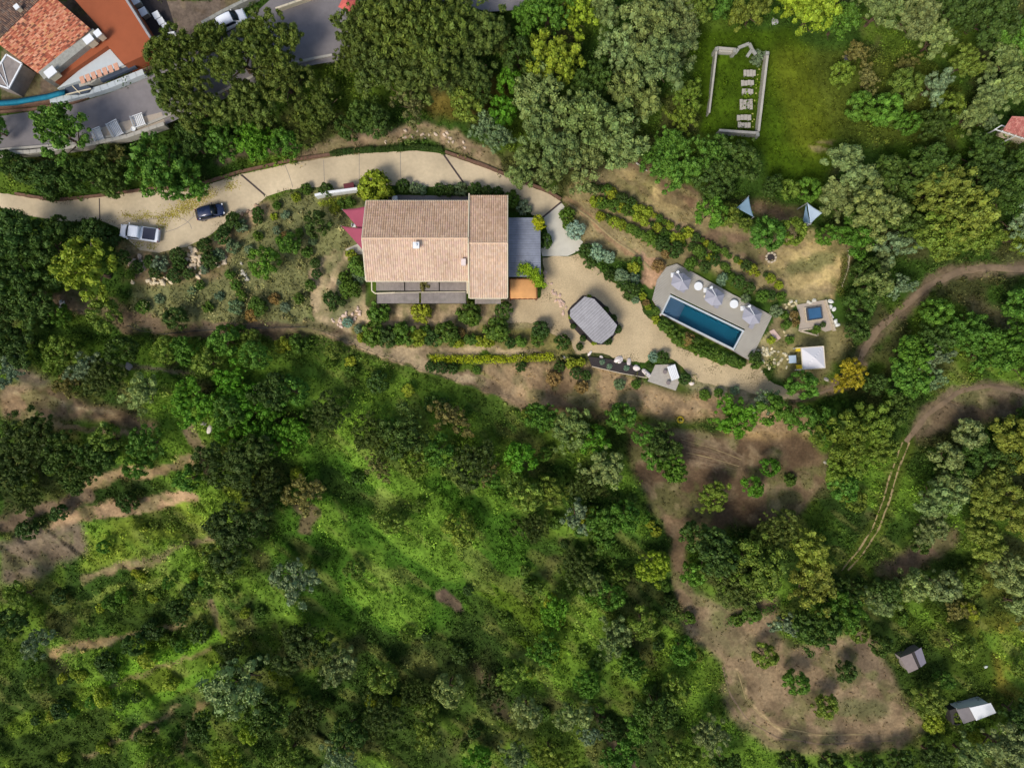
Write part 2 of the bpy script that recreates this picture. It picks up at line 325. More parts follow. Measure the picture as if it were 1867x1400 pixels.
def water_mat():
    m = bpy.data.materials.new('water'); m.use_nodes = True; t = m.node_tree; b = t.nodes['Principled BSDF']
    b.inputs['Base Color'].default_value = (.62, .9, .95, 1); b.inputs['Roughness'].default_value = .03; b.inputs['Transmission Weight'].default_value = 1; b.inputs['IOR'].default_value = 1.33
    n = t.nodes.new('ShaderNodeTexNoise'); n.inputs['Scale'].default_value = 2.5; bp = t.nodes.new('ShaderNodeBump'); bp.inputs['Distance'].default_value = .01
    t.links.new(n.outputs[0], bp.inputs['Height']); t.links.new(bp.outputs[0], b.inputs['Normal']); return m
M['water'] = water_mat()
# ------------------------------------------------------------------ mesh building
def raw_mesh(name, V, F, m, tint=None, parent=None, smooth_=False, link=True):
    """V (n,3) array, F (k,3|4) array of equal-size faces, tint per vertex."""
    V = np.asarray(V, np.float32); F = np.asarray(F, np.int32); k = F.shape[1]
    me = bpy.data.meshes.new(name); me.vertices.add(len(V)); me.vertices.foreach_set('co', V.ravel())
    me.loops.add(F.size); me.loops.foreach_set('vertex_index', F.ravel()); me.polygons.add(len(F))
    me.polygons.foreach_set('loop_start', np.arange(0, F.size, k, dtype=np.int32))
    if tint is not None:
        a = me.color_attributes.new('tint', 'FLOAT_COLOR', 'POINT'); a.data.foreach_set('color', np.hstack([tint, np.ones((len(V), 1))]).astype(np.float32).ravel())
    me.update(); me.validate(clean_customdata=False)
    if smooth_: me.polygons.foreach_set('use_smooth', np.ones(len(F), bool))
    me.materials.append(m)
    if not link: return me
    o = bpy.data.objects.new(name, me); col.objects.link(o); o.parent = parent; return o
class MB:
    def __init__(s): s.v = []; s.f = []
    def poly(s, pts):
        n = len(s.v); s.v += [tuple(p) for p in pts]; s.f.append(tuple(range(n, n + len(pts)))); return s
    def prism(s, pts, z0, z1):
        """pts: world xy outline, counter clockwise not required"""
        a = sum(p[0] * q[1] - q[0] * p[1] for p, q in zip(pts, list(pts[1:]) + [pts[0]]))
        pts = list(pts) if a > 0 else list(pts)[::-1]
        n = len(s.v); k = len(pts)
        zf = z0 if callable(z0) else (lambda x, y: z0); zg = z1 if callable(z1) else (lambda x, y: z1)
        s.v += [(p[0], p[1], zf(p[0], p[1])) for p in pts] + [(p[0], p[1], zg(p[0], p[1])) for p in pts]
        s.f.append(tuple(range(n + k - 1, n - 1, -1))); s.f.append(tuple(range(n + k, n + 2 * k)))
        for i in range(k): j = (i + 1) % k; s.f.append((n + i, n + j, n + k + j, n + k + i))
        return s
    def box(s, c, d, rz=0.):
        cx, cy, cz = c; a, b, h = d[0] / 2, d[1] / 2, d[2] / 2; co, si = math.cos(rz), math.sin(rz)
        return s.prism([(cx + x * co - y * si, cy + x * si + y * co) for x, y in ((-a, -b), (a, -b), (a, b), (-a, b))], cz - h, cz + h)
    def bar(s, a, b, wd, ht):
        """box beam from a to b (3d), width and height"""
        a = np.array(a, float); b = np.array(b, float); t = b - a; L = np.linalg.norm(t); t /= L
        up = np.array([0, 0, 1.]) if abs(t[2]) < .95 else np.array([1., 0, 0]); sd = np.cross(t, up); sd /= np.linalg.norm(sd); u = np.cross(sd, t)
        n = len(s.v)
        for q in (a, b):
            for i, j in ((-1, -1), (1, -1), (1, 1), (-1, 1)): s.v.append(tuple(q + sd * i * wd / 2 + u * j * ht / 2))
        s.f += [(n, n + 1, n + 2, n + 3)[::-1], (n + 4, n + 5, n + 6, n + 7)] + [(n + i, n + (i + 1) % 4, n + 4 + (i + 1) % 4, n + 4 + i) for i in range(4)]
        return s
    def cyl(s, a, b, r0, r1=None, n=10):
        r1 = r0 if r1 is None else r1; a = np.array(a, float); b = np.array(b, float); t = b - a; t /= np.linalg.norm(t)
        up = np.array([0, 0, 1.]) if abs(t[2]) < .95 else np.array([1., 0, 0]); sd = np.cross(t, up); sd /= np.linalg.norm(sd); u = np.cross(sd, t); k = len(s.v)
        for q, r in ((a, r0), (b, r1)):
            for i in range(n): an = 2 * math.pi * i / n; s.v.append(tuple(q + (sd * math.cos(an) + u * math.sin(an)) * r))
        s.f.append(tuple(range(k, k + n))[::-1]); s.f.append(tuple(range(k + n, k + 2 * n)))
        for i in range(n): j = (i + 1) % n; s.f.append((k + i, k + j, k + n + j, k + n + i))
        return s
    def lathe(s, c, prof, n=16):
        k = len(s.v); m = len(prof)
        for r, z in prof:
            for i in range(n): a = 2 * math.pi * i / n; s.v.append((c[0] + r * math.cos(a), c[1] + r * math.sin(a), c[2] + z))
        for q in range(m - 1):
            for i in range(n): j = (i + 1) % n; s.f.append((k + q * n + i, k + q * n + j, k + (q + 1) * n + j, k + (q + 1) * n + i))
        s.f.append(tuple(range(k, k + n))[::-1]); s.f.append(tuple(range(k + (m - 1) * n, k + m * n))); return s
    def build(s, name, m, parent=None, bevel=0., smooth_=False):
        me = bpy.data.meshes.new(name); me.from_pydata(s.v, [], s.f); me.update()
        if smooth_:
            for p in me.polygons: p.use_smooth = True
        me.materials.append(m); o = bpy.data.objects.new(name, me); col.objects.link(o); o.parent = parent
        if parent is not None and parent.type == 'EMPTY': o.matrix_parent_inverse = parent.matrix_basis.inverted()
        elif parent is not None: o.matrix_parent_inverse = parent.matrix_basis.inverted()
        if bevel:
            b = o.modifiers.new('edge', 'BEVEL'); b.width = bevel; b.segments = 2; b.limit_method = 'ANGLE'
        return o
TOP = []     # things that carry label, category
def tag(o, label, cat, group=None):
    o['label'] = label; o['category'] = cat
    if group: o['group'] = group
    return o
def thing(name, label, cat, loc=(0, 0, 0), group=None, rz=0.):
    o = bpy.data.objects.new(name, None); o.empty_display_size = .3; o.location = loc; o.rotation_euler = (0, 0, rz); col.objects.link(o)
    return tag(o, label, cat, group)
def kind(o, k): o['kind'] = k; return o
# ------------------------------------------------------------------ setting
def build_ground():
    ex = np.array([-60000, -15000, -5000, -1500, -500, -250]); fx = np.concatenate([ex, gx, 2 * 933 - ex[::-1]]); fy = np.concatenate([ex, gy, 1400 - ex[::-1]])
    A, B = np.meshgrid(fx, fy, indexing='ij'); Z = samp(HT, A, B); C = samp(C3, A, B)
    off = smooth(np.maximum(np.maximum(X0 + 40 - A, A - X1 + 40), np.maximum(Y0 + 40 - B, B - Y1 + 40)) / 40)[..., None]; C = C * (1 - off) + lin((58, 80, 30)) * .6 * off
    f = K * (H - Z) / H; V = np.stack([(A - CX) * f, (CY - B) * f, Z], -1).reshape(-1, 3)
    n, m = A.shape; I = np.arange(n * m).reshape(n, m)
    Q = np.stack([I[:-1, :-1], I[:-1, 1:], I[1:, 1:], I[1:, :-1]], -1)
    keep = np.ones(Q.shape[:2], bool)
    ca, cb = (A[:-1, :-1] + A[1:, 1:]) / 2, (B[:-1, :-1] + B[1:, 1:]) / 2
    for hole in ([(1205,571),(1222,537),(1358,603),(1339,639)], [(1474,563),(1496,560),(1498,580),(1476,582)]):
        keep &= ~inpoly(ca, cb, hole)
    return kind(raw_mesh('ground', V, Q[keep].reshape(-1, 4), M['ground'], C.reshape(-1, 3), smooth_=True), 'structure')
build_ground()
def sheet(name, poly, m, dz, step=10, thick=0.):
    """flat sheet following the outline, on ground at z 0 (plateau) or z given"""
    b = MB(); pts = [P(x, y, dz) for x, y in poly]; b.poly(pts[::-1])
    o = b.build(name, m); kind(o, 'structure'); return o
def ragged(poly, amp=2.5, step=7, seed=1):
    out = []; n = len(poly)
    for i in range(n):
        (x1, y1), (x2, y2) = poly[i], poly[(i + 1) % n]; L = math.hypot(x2 - x1, y2 - y1); k = max(1, int(L / step))
        for q in range(k):
            t = q / k; x = x1 + (x2 - x1) * t; y = y1 + (y2 - y1) * t
            out.append((x + amp * 2 * (float(vnoise(x, y, 9, seed)) - .5), y + amp * 2 * (float(vnoise(x, y, 9, seed + 5)) - .5)))
    return out
sheet('driveway', ragged(DRIVE, .8), M['concrete'], .05)
sheet('concrete_apron', ragged(SLAB, .4), M['slab'], .055)
sheet('gravel_yard', ragged(YARD, 3), M['gravel'], .045)
kind(sheet('road', ROAD, M['asphalt'], 3.05), 'structure')
def ribbon(name, pts, wid, m, dz=.06, seed=0, fray=.25):
    cs = []
    for (x1, y1), (x2, y2) in zip(pts, pts[1:]):
        k = max(2, int(math.hypot(x2 - x1, y2 - y1) / 4))
        cs += [(x1 + (x2 - x1) * t / k, y1 + (y2 - y1) * t / k) for t in range(k)]
    cs.append(pts[-1]); cs = np.array(cs, float)
    for _ in range(8): cs[1:-1] = (cs[:-2] + cs[1:-1] * 2 + cs[2:]) / 4
    tn = np.gradient(cs, axis=0); tn /= np.linalg.norm(tn, axis=1)[:, None]; nr = np.stack([-tn[:, 1], tn[:, 0]], 1)
    nw = max(2, int(wid / 3) + 1); V = []
    for i, (c, nn) in enumerate(zip(cs, nr)):
        wl = wid * (1 + fray * 2 * (float(vnoise(c[0], c[1], 12, seed)) - .5)); off = wid * fray * (float(vnoise(c[0], c[1], 30, seed + 2)) - .5)
        for j in range(nw + 1):
            q = c + nn * ((j / nw - .5) * wl + off); V.append(G(q[0], q[1], dz if 0 < j < nw else -.04))
    F = [(i * (nw + 1) + j, i * (nw + 1) + j + 1, (i + 1) * (nw + 1) + j + 1, (i + 1) * (nw + 1) + j) for i in range(len(cs) - 1) for j in range(nw)]
    o = raw_mesh(name, V, F, m, smooth_=True); return kind(o, 'structure')
ribbon('dirt_track', T1, 14, M['track'], seed=3)
ribbon('dirt_track', T1b, 8, M['track'], seed=4)
ribbon('dirt_track', T2, 11, M['track'], seed=5)
M['rut'] = mat('dry_rut', (150,132,92), var=.25, scale=2, rough=1)
for s in (-6, 6):
    ribbon('dirt_track', [(1652 + s, 806), (1629 + s, 865), (1613 + s, 920), (1598 + s, 962), (1570 + s, 1006), (1541 + s, 1040)], 4.8, M['rut'], seed=8 + s, fray=.5)
ribbon('dirt_track', [(1318,1215),(1330,1262),(1362,1312),(1420,1346),(1510,1357),(1630,1350)], 4.5, M['track'], seed=20, fray=.6)
ribbon('dirt_track', [(1345,1225),(1362,1280),(1410,1324),(1500,1340),(1580,1338)], 2.6, M['rut'], seed=21, fray=.7)
for q in range(5): ribbon('ploughed_furrow', [(1236 + 5 * q, 789 + 12 * q), (1295 + 2 * q, 806 + 10 * q), (1354 - 2 * q, 832 + 6 * q)], 2.2, M['rut' if q % 2 else 'track'], dz=.03, seed=30 + q, fray=.5)
ribbon('garden_path', [(1036,372),(1058,384),(1082,402),(1104,424),(1128,444),(1160,462),(1184,488)], 6, M['rut'], seed=12)
# ------------------------------------------------------------------ foliage
def leaf_cloud(centers, radii, nleaf, size, rg, squash=.8, up=.25, tintv=None):
    """quads on the outside of clumps; returns V,F,tint"""
    n = len(centers); per = nleaf if np.ndim(nleaf) else np.full(n, nleaf)
    idx = np.repeat(np.arange(n), per); N = len(idx)
    dr = rg.normal(size=(N, 3)); dr[:, 2] = dr[:, 2] * .8 + up; dr /= np.linalg.norm(dr, axis=1)[:, None]
    rr = radii[idx][:, None] * (.72 + .38 * rg.random((N, 1)))
    c = centers[idx] + dr * rr * np.array([1, 1, squash])
    nn = dr + .33 * rg.normal(size=(N, 3)); nn /= np.linalg.norm(nn, axis=1)[:, None]
    a = np.cross(nn, rg.normal(size=(N, 3))); a /= np.linalg.norm(a, axis=1)[:, None] + 1e-9; b = np.cross(nn, a)
    s = (size if np.ndim(size) == 0 else size[idx][:, None]) * (.6 + .8 * rg.random((N, 1)))
    a = a * s; b = b * s * .75
    V = np.stack([c - a, c - b * .9, c + a, c + b * .9], 1).reshape(-1, 3)
    F = np.arange(N * 4).reshape(N, 4)
    t = (1.0 if tintv is None else tintv[idx]) * (.72 + .56 * rg.random(N))
    hue = .5 + .5 * rg.random(N)
    T = np.stack([t * (.74 + .36 * hue), t, t * (1.1 - .3 * hue)], 1)
    return V, F, np.repeat(T, 4, 0)
def crown_mesh(seed, nclump, cr, nleaf, size, flat=.62, lump=.22, fill=.35, hole=.1):
    rg = np.random.default_rng(seed); ph = rg.random(6) * 6.28
    C = []; Rr = []
    nl = 3 + int(rg.integers(4, 8)) if nclump > 62 else 1; LB = []
    for q in range(nl):
        a_ = q * 2.4 + rg.random() * .9; rr = 0 if q == 0 else (.28 + .36 * rg.random()) * (1 + lump * math.sin(2 * a_ + ph[0]))
        LB.append((rr * math.cos(a_), rr * math.sin(a_), flat * (.42 * (1 - rr * rr) + .3 * (rg.random() - .5)), (.32 + .2 * rg.random()) if nl > 1 else .86))
    while len(C) < nclump:
        lx, ly, lz, lr = LB[rg.integers(0, nl)] if nl > 1 else LB[0]
        v = rg.normal(size=3); v[2] = v[2] * .9 + .3; v /= np.linalg.norm(v)
        if v[2] < -.45: continue
        r = cr * (.45 + 1.0 * rg.random() ** 1.3); an = math.atan2(v[1], v[0])
        if nl == 1 and rg.random() < hole * (1 + math.sin(4 * an + ph[3])): continue
        q_ = (lr - r * .3) * (1 + lump * .5 * math.sin(3 * an + ph[1])) * (1 if rg.random() > fill else rg.random() ** .5)
        C.append(np.array([lx, ly, lz]) + v * q_ * np.array([1, 1, flat * 1.2])); Rr.append(r)
    C = np.array(C); Rr = np.array(Rr)
    tv = .82 + .36 * rg.random(len(C))
    V, F, T = leaf_cloud(C, Rr, nleaf, size, rg, tintv=tv)
    V2, F2, T2 = leaf_cloud(C, Rr * .62, 12, np.maximum(Rr * .55, size), rg, tintv=tv)
    F = np.concatenate([F, F2 + len(V)]); V = np.concatenate([V, V2]); T = np.concatenate([T, T2])
    return raw_mesh('crown', V, F, M['leaf'], T, link=False)
VAR = {}
def variants(k, n, **kw): VAR[k] = [crown_mesh(1000 + sum(map(ord, k)) * 7 + i, **kw) for i in range(n)]
variants('pine', 6, nclump=240, cr=.095, nleaf=62, size=.0175, flat=.5, lump=.26, fill=.25, hole=.16)
variants('oak', 8, nclump=95, cr=.14, nleaf=76, size=.027, flat=.6, lump=.26, fill=.3, hole=.25)
variants('leafy', 8, nclump=120, cr=.125, nleaf=54, size=.032, flat=.62, lump=.2, fill=.35, hole=.1)
variants('thin', 5, nclump=72, cr=.13, nleaf=40, size=.032, flat=.6, lump=.32, fill=.4, hole=.35)
variants('round', 5, nclump=60, cr=.2, nleaf=52, size=.045, flat=.7, lump=.14, fill=.25, hole=.0)
variants('bush', 5, nclump=44, cr=.27, nleaf=34, size=.075, flat=.75, lump=.1, fill=.3, hole=.05)
variants('ball', 3, nclump=60, cr=.2, nleaf=26, size=.075, flat=.8, lump=.04, fill=.2, hole=0.)
def trunk_mesh(seed):
    rg = random.Random(seed); b = MB(); p = np.array([0, 0, -.12]); r = .05; pts = [p]
    for i in range(4): p = p + np.array([rg.uniform(-.03, .03), rg.uniform(-.03, .03), .17]); pts.append(p)
    for a, c, q in zip(pts, pts[1:], range(4)): b.cyl(a, c, r - .008 * q, r - .008 * (q + 1), 7)
    for i in range(6):
        an = i * 1.05 + rg.uniform(-.3, .3); s = pts[2 + i % 3]; e = s + np.array([math.cos(an) * .3, math.sin(an) * .3, rg.uniform(.12, .28)])
        b.cyl(s, e, .022, .008, 5)
        e2 = e + np.array([math.cos(an + .5) * .12, math.sin(an + .5) * .12, .08]); b.cyl(e, e2, .008, .004, 4)
    o = b.build('trunk', M['bark']); me = o.data; bpy.data.objects.remove(o); return me
TR = [trunk_mesh(i) for i in range(4)]
KIND = {  # mesh, colour, tree name, adjective, category, height/radius ratio
 'pine': ('pine', (96,112,48), 'pine_tree', 'dark fine-needled', 1.5),
 'oak': ('oak', (126,142,84), 'cork_oak_tree', 'grey-green clumpy', 1.5),
 'olive': ('oak', (112,132,50), 'oak_tree', 'yellowish olive', 1.45),
 'holm': ('leafy', (74,98,40), 'holm_oak_tree', 'dark green', 1.5),
 'decid': ('leafy', (90,128,44), 'broadleaf_tree', 'fresh green', 1.5),
 'lime': ('leafy', (138,156,46), 'lime_green_tree', 'bright yellow-green', 1.5),
 'vivid': ('leafy', (88,134,34), 'leafy_tree', 'vivid green', 1.3),
 'silver': ('thin', (120,140,104), 'olive_tree', 'silvery thin-leaved', 1.5),
 'brown': ('thin', (116,114,64), 'scrub_tree', 'brownish sparse', 1.3),
 'gold': ('leafy', (172,156,44), 'mimosa_tree', 'golden yellow', 1.3),
 'goldolive': ('oak', (128,138,54), 'oak_tree', 'golden olive', 1.5),
 'dark': ('pine', (72,88,36), 'oak_tree', 'very dark green', 1.3),
 'bush': ('bush', (84,112,38), 'shrub', 'green rounded', 1.1),
 'bushd': ('ball', (66,90,36), 'shrub', 'dark clipped round', 1.1),
 'bushl': ('bush', (140,152,44), 'shrub', 'yellow-green', 1.1),
 'agave': ('ball', (128,156,130), 'agave_plant', 'blue-green spiky', .9),
 'bushs': ('bush', (110,130,96), 'shrub', 'silvery grey', 1.0),
 'bushb': ('bush', (134,112,66), 'shrub', 'rusty brown', 1.0),
}
ALB = 1.0
ENT = []
def tree(px, py, r, k, sy=1., rot=None, label=None, group=None):
    mk, rgb, name, adj, hr = KIND[k]
    rm = r * K * .95; small = r < 18 or mk in ('bush', 'ball')
    hgt = rm * hr if not small else rm * hr
    hgt = min(max(hgt, .5), 9.) if not small else hgt
    z = hpx(px, py); 
    for _ in range(3):
        zc = z + (hgt if small else hgt * .95) * .62; x, y, _z = P(px, py, zc); z = ground_at(x, y)
    base = (x, y, z)
    c = lin(rgb) * ALB * 1.12 * rnd.uniform(.86, 1.16) * np.array([rnd.uniform(.93, 1.09), 1, rnd.uniform(.85, 1.15)])
    me = rnd.choice(VAR['round' if (mk in ('leafy', 'oak') and r < 36) else mk]); rz = rnd.uniform(0, 6.28) if rot is None else rot
    sz = hgt * .55 / .62
    if small:
        o = bpy.data.objects.new(name, me); col.objects.link(o); o.location = (x, y, z + sz * .42); o.scale = (rm, rm * sy, sz); o.rotation_euler = (0, 0, rz); o.color = (*c, 1); root = o
    else:
        root = bpy.data.objects.new(name, None); root.location = base; root.empty_display_size = .3; col.objects.link(root)
        t = bpy.data.objects.new('trunk', rnd.choice(TR)); col.objects.link(t); t.parent = root; t.scale = (hgt, hgt, hgt); t.rotation_euler = (0, 0, rz)
        o = bpy.data.objects.new('crown', me); col.objects.link(o); o.parent = root; o.location = (0, 0, zc - z); o.scale = (rm, rm * sy, sz); o.rotation_euler = (0, 0, rz if rot is None else rot); o.color = (*c, 1)
    ENT.append([root, name, adj, px, py, r, k, label, group, small])
    return root
TREES = """
pine 334 104 60;pine 318 166 46;pine 360 195 62;pine 432 104 74;pine 490 82 60;pine 440 195 62;pine 515 150 62;pine 588 190 50;pine 562 232 40;pine 388 78 40
decid 118 246 57;decid 297 308 66;vivid 470 265 46;decid 410 255 42;holm 355 265 42;decid 525 268 30;holm 150 322 46;holm 104 330 34;holm 192 306 42;brown 215 285 34;holm 30 302 26;decid -5 240 28;holm 210 338 30;holm 62 318 28;decid 350 335 40;holm 96 352 17
pine 664 62 64;pine 722 40 82;pine 805 60 82;pine 868 50 62;pine 700 130 66;pine 780 130 70;pine 640 112 38;pine 858 128 52;pine 910 80 34;brown 745 190 40;holm 668 212 38;holm 690 228 30;olive 850 195 34;holm 640 235 28
vivid 928 152 28;holm 945 110 34;lime 1008 112 58;decid 1000 20 50;lime 1052 30 42;decid 960 45 36;vivid 915 210 30;holm 870 170 30
oak 985 190 60;oak 1175 50 68;oak 1130 100 54;oak 1228 30 54;oak 1205 120 62;oak 1150 172 50;oak 1240 88 44;oak 1080 228 72;oak 1130 262 60;oak 1010 272 60;oak 1058 298 54;oak 960 300 40;olive 1250 180 36;oak 1000 322 38;silver 902 252 44;silver 880 232 28;oak 1100 20 40;holm 1080 150 45;holm 1060 190 40
olive 1245 222 36;decid 1232 305 48;decid 1292 285 48;holm 1342 302 50;decid 1215 270 40;holm 1318 345 22;holm 1300 330 45;decid 1190 300 30
goldolive 1370 25 44;olive 1265 22 34;decid 1305 12 30;lime 1478 25 56;decid 1525 45 44;lime 1440 12 34
oak 1600 25 54;oak 1660 30 56;oak 1700 75 44;holm 1740 30 50;holm 1795 35 60;decid 1835 70 44;oak 1855 90 40;oak 1820 115 44;oak 1842 160 46;oak 1800 175 42;oak 1772 210 44;silver 1700 160 40;olive 1640 165 34;brown 1580 150 30;olive 1755 120 40;decid 1605 205 32;holm 1700 235 40;silver 1795 222 26;brown 1560 100 30;olive 1720 200 30;decid 1560 200 26;olive 1530 140 24;decid 1650 230 26;brown 1650 120 26
oak 1548 322 56;oak 1522 370 44;oak 1585 385 64;decid 1560 432 44;holm 1622 330 50;holm 1690 310 58;goldolive 1705 350 62;goldolive 1745 395 66;olive 1700 430 60;olive 1775 432 48;holm 1640 405 44;silver 1625 448 42;oak 1605 478 24;oak 1585 522 34;silver 1640 522 32;holm 1790 330 54;holm 1835 360 50;silver 1855 410 44;olive 1852 436 36;holm 1862 318 50;holm 1782 288 46;holm 1572 500 30;holm 1560 562 30;olive 1718 452 38;holm 1570 540 30;holm 1556 604 26;decid 1500 430 22
holm 1402 342 24;olive 1322 394 26;decid 1292 390 32;decid 1395 430 34;olive 1438 425 30;olive 1436 348 20;olive 1358 410 16;decid 1470 350 24
decid 1655 645 42;holm 1700 618 38;decid 1755 605 46;decid 1800 645 50;decid 1700 570 30;decid 1850 560 34;decid 1850 620 52;silver 1700 650 40;silver 1702 692 28;decid 1648 690 48;decid 1862 672 30;holm 1620 748 42;gold 1543 686 38;decid 1456 702 32;decid 1400 745 32;decid 1452 760 30;olive 1530 795 64;olive 1585 772 50;decid 1498 775 36;olive 1602 825 42;olive 1545 850 44;oak 1757 792 34;oak 1715 830 32;holm 1775 830 46;oak 1702 906 52;oak 1728 878 46;oak 1692 962 40;goldolive 1845 800 58;goldolive 1800 900 66;goldolive 1852 930 58;goldolive 1785 975 48;holm 1858 772 40;holm 1820 840 44;olive 1552 908 26;holm 1740 850 34;holm 1590 700 26
vivid 1336 758 46;silver 1388 732 32;holm 1206 808 40;decid 1225 850 40;decid 1190 830 26;olive 1298 902 36;vivid 1400 850 22;vivid 1368 886 25;bush 1440 875 14;decid 1530 885 32
holm 1300 1002 62;olive 1372 1022 68;pine 1332 1060 60;pine 1410 970 50;goldolive 1470 1000 56;goldolive 1472 1062 56;holm 1265 975 32;holm 1480 1138 56;decid 1530 1110 50;silver 1432 1135 38;holm 1540 1078 36;holm 1606 1072 30;oak 1602 1092 38;oak 1655 1062 34;oak 1708 1062 34;olive 1750 1058 40;oak 1830 1040 54;oak 1855 1100 48;holm 1672 990 20;decid 1262 1040 28
olive 1740 1172 34;olive 1688 1272 44;olive 1500 1282 28;holm 1538 1220 22;decid 1446 1238 26;olive 1390 1190 26;holm 1600 1172 24;oak 1822 1355 58;holm 1852 1300 42;oak 1762 1375 46;holm 1700 1375 42;holm 1640 1390 36;holm 1580 1392 30;holm 1510 1390 30;holm 1440 1388 34;brown 1740 1110 30;decid 1715 1235 22;olive 1860 1215 24;bush 1370 1120 20;bush 1345 1130 14
lime 165 495 64;holm 40 430 60;holm 90 450 50;holm 30 500 54;holm 70 560 50;holm 30 620 52;holm 116 418 26;holm 5 560 50;holm 100 500 34;decid 45 540 30;silver 30 660 40;decid 112 576 24;olive 200 575 34;holm 325 582 24;olive 118 640 38;silver 160 668 34;brown 130 700 34;oak 265 712 46;vivid 355 730 50;vivid 425 695 38;vivid 455 740 42;decid 425 750 34;vivid 495 775 40;holm 500 715 44;decid 535 715 34;decid 470 650 30;vivid 455 800 34;olive 385 660 30;dark 604 748 46;decid 415 622 30;vivid 540 785 38;vivid 510 810 26;dark 190 690 44;decid 340 640 36;olive 310 640 30;holm 230 640 30;olive 612 640 20
dark 60 790 56;dark 20 855 56;holm 120 825 50;dark 50 905 40;holm 185 830 42;decid 270 808 38;olive 205 800 34;decid 258 848 28;holm 150 870 36;bushd 233 915 22;bushd 110 935 19;bushd 52 965 22;dark 440 840 70;dark 480 890 54;brown 560 900 48;dark 425 975 72;olive 410 1030 50;silver 545 1055 54;holm 330 1110 36;bushd 280 1146 24;bushd 366 1150 24;bushd 195 1206 23;bushl 190 1268 22;silver 72 1170 38;oak 440 1245 70;holm 490 1295 56;dark 545 1180 64;oak 620 1212 44;dark 420 1190 34;holm 250 1170 24;olive 40 1085 40;holm 30 1130 34;decid 350 870 30;vivid 420 780 30;decid 460 950 30
lime 1188 1032 40;decid 1100 955 42;silver 1050 940 40;decid 1135 940 34;olive 1000 890 42;oak 1040 780 44;decid 985 760 40;vivid 950 830 34;oak 1100 850 44;dark 1070 880 40;olive 960 900 34;vivid 1080 800 34;decid 1130 760 32;decid 1170 790 26;olive 840 960 34;olive 715 950 26;olive 760 840 34;decid 800 820 34;dark 860 840 50;brown 890 860 30;holm 740 790 50;brown 820 760 40;dark 680 800 46;brown 690 850 30;dark 970 960 40
decid 1240 1180 30;olive 1230 1250 34;holm 1195 1290 50;decid 1160 1320 40;oak 1120 1160 44;decid 1150 1210 36;vivid 1010 1110 40;dark 1050 1030 44;oak 1080 1060 38;decid 1110 1080 34;olive 1170 1130 34;decid 1070 1240 36;oak 1040 1300 40;silver 1070 1330 34;decid 1130 1370 44;olive 1230 1370 44;oak 1290 1330 44;holm 1320 1390 40;vivid 870 1380 34;olive 780 1330 44;oak 820 1250 34;dark 700 1300 50;holm 640 1330 46;silver 620 1375 40;dark 760 1260 40;olive 700 1230 34;dark 900 1260 40;olive 930 1230 36;oak 960 1290 34;decid 990 1180 36;olive 1000 1370 40;dark 560 1300 50;olive 530 1370 40;lime 420 1385 36;olive 300 1390 30;lime 460 1330 24;holm 370 1320 36;oak 940 1370 36
"""
for ln in TREES.replace('\n', ';').split(';'):
    q = ln.split()
    if len(q) == 4: tree(float(q[1]), float(q[2]), float(q[3]), q[0], sy=rnd.uniform(.85, 1.12))
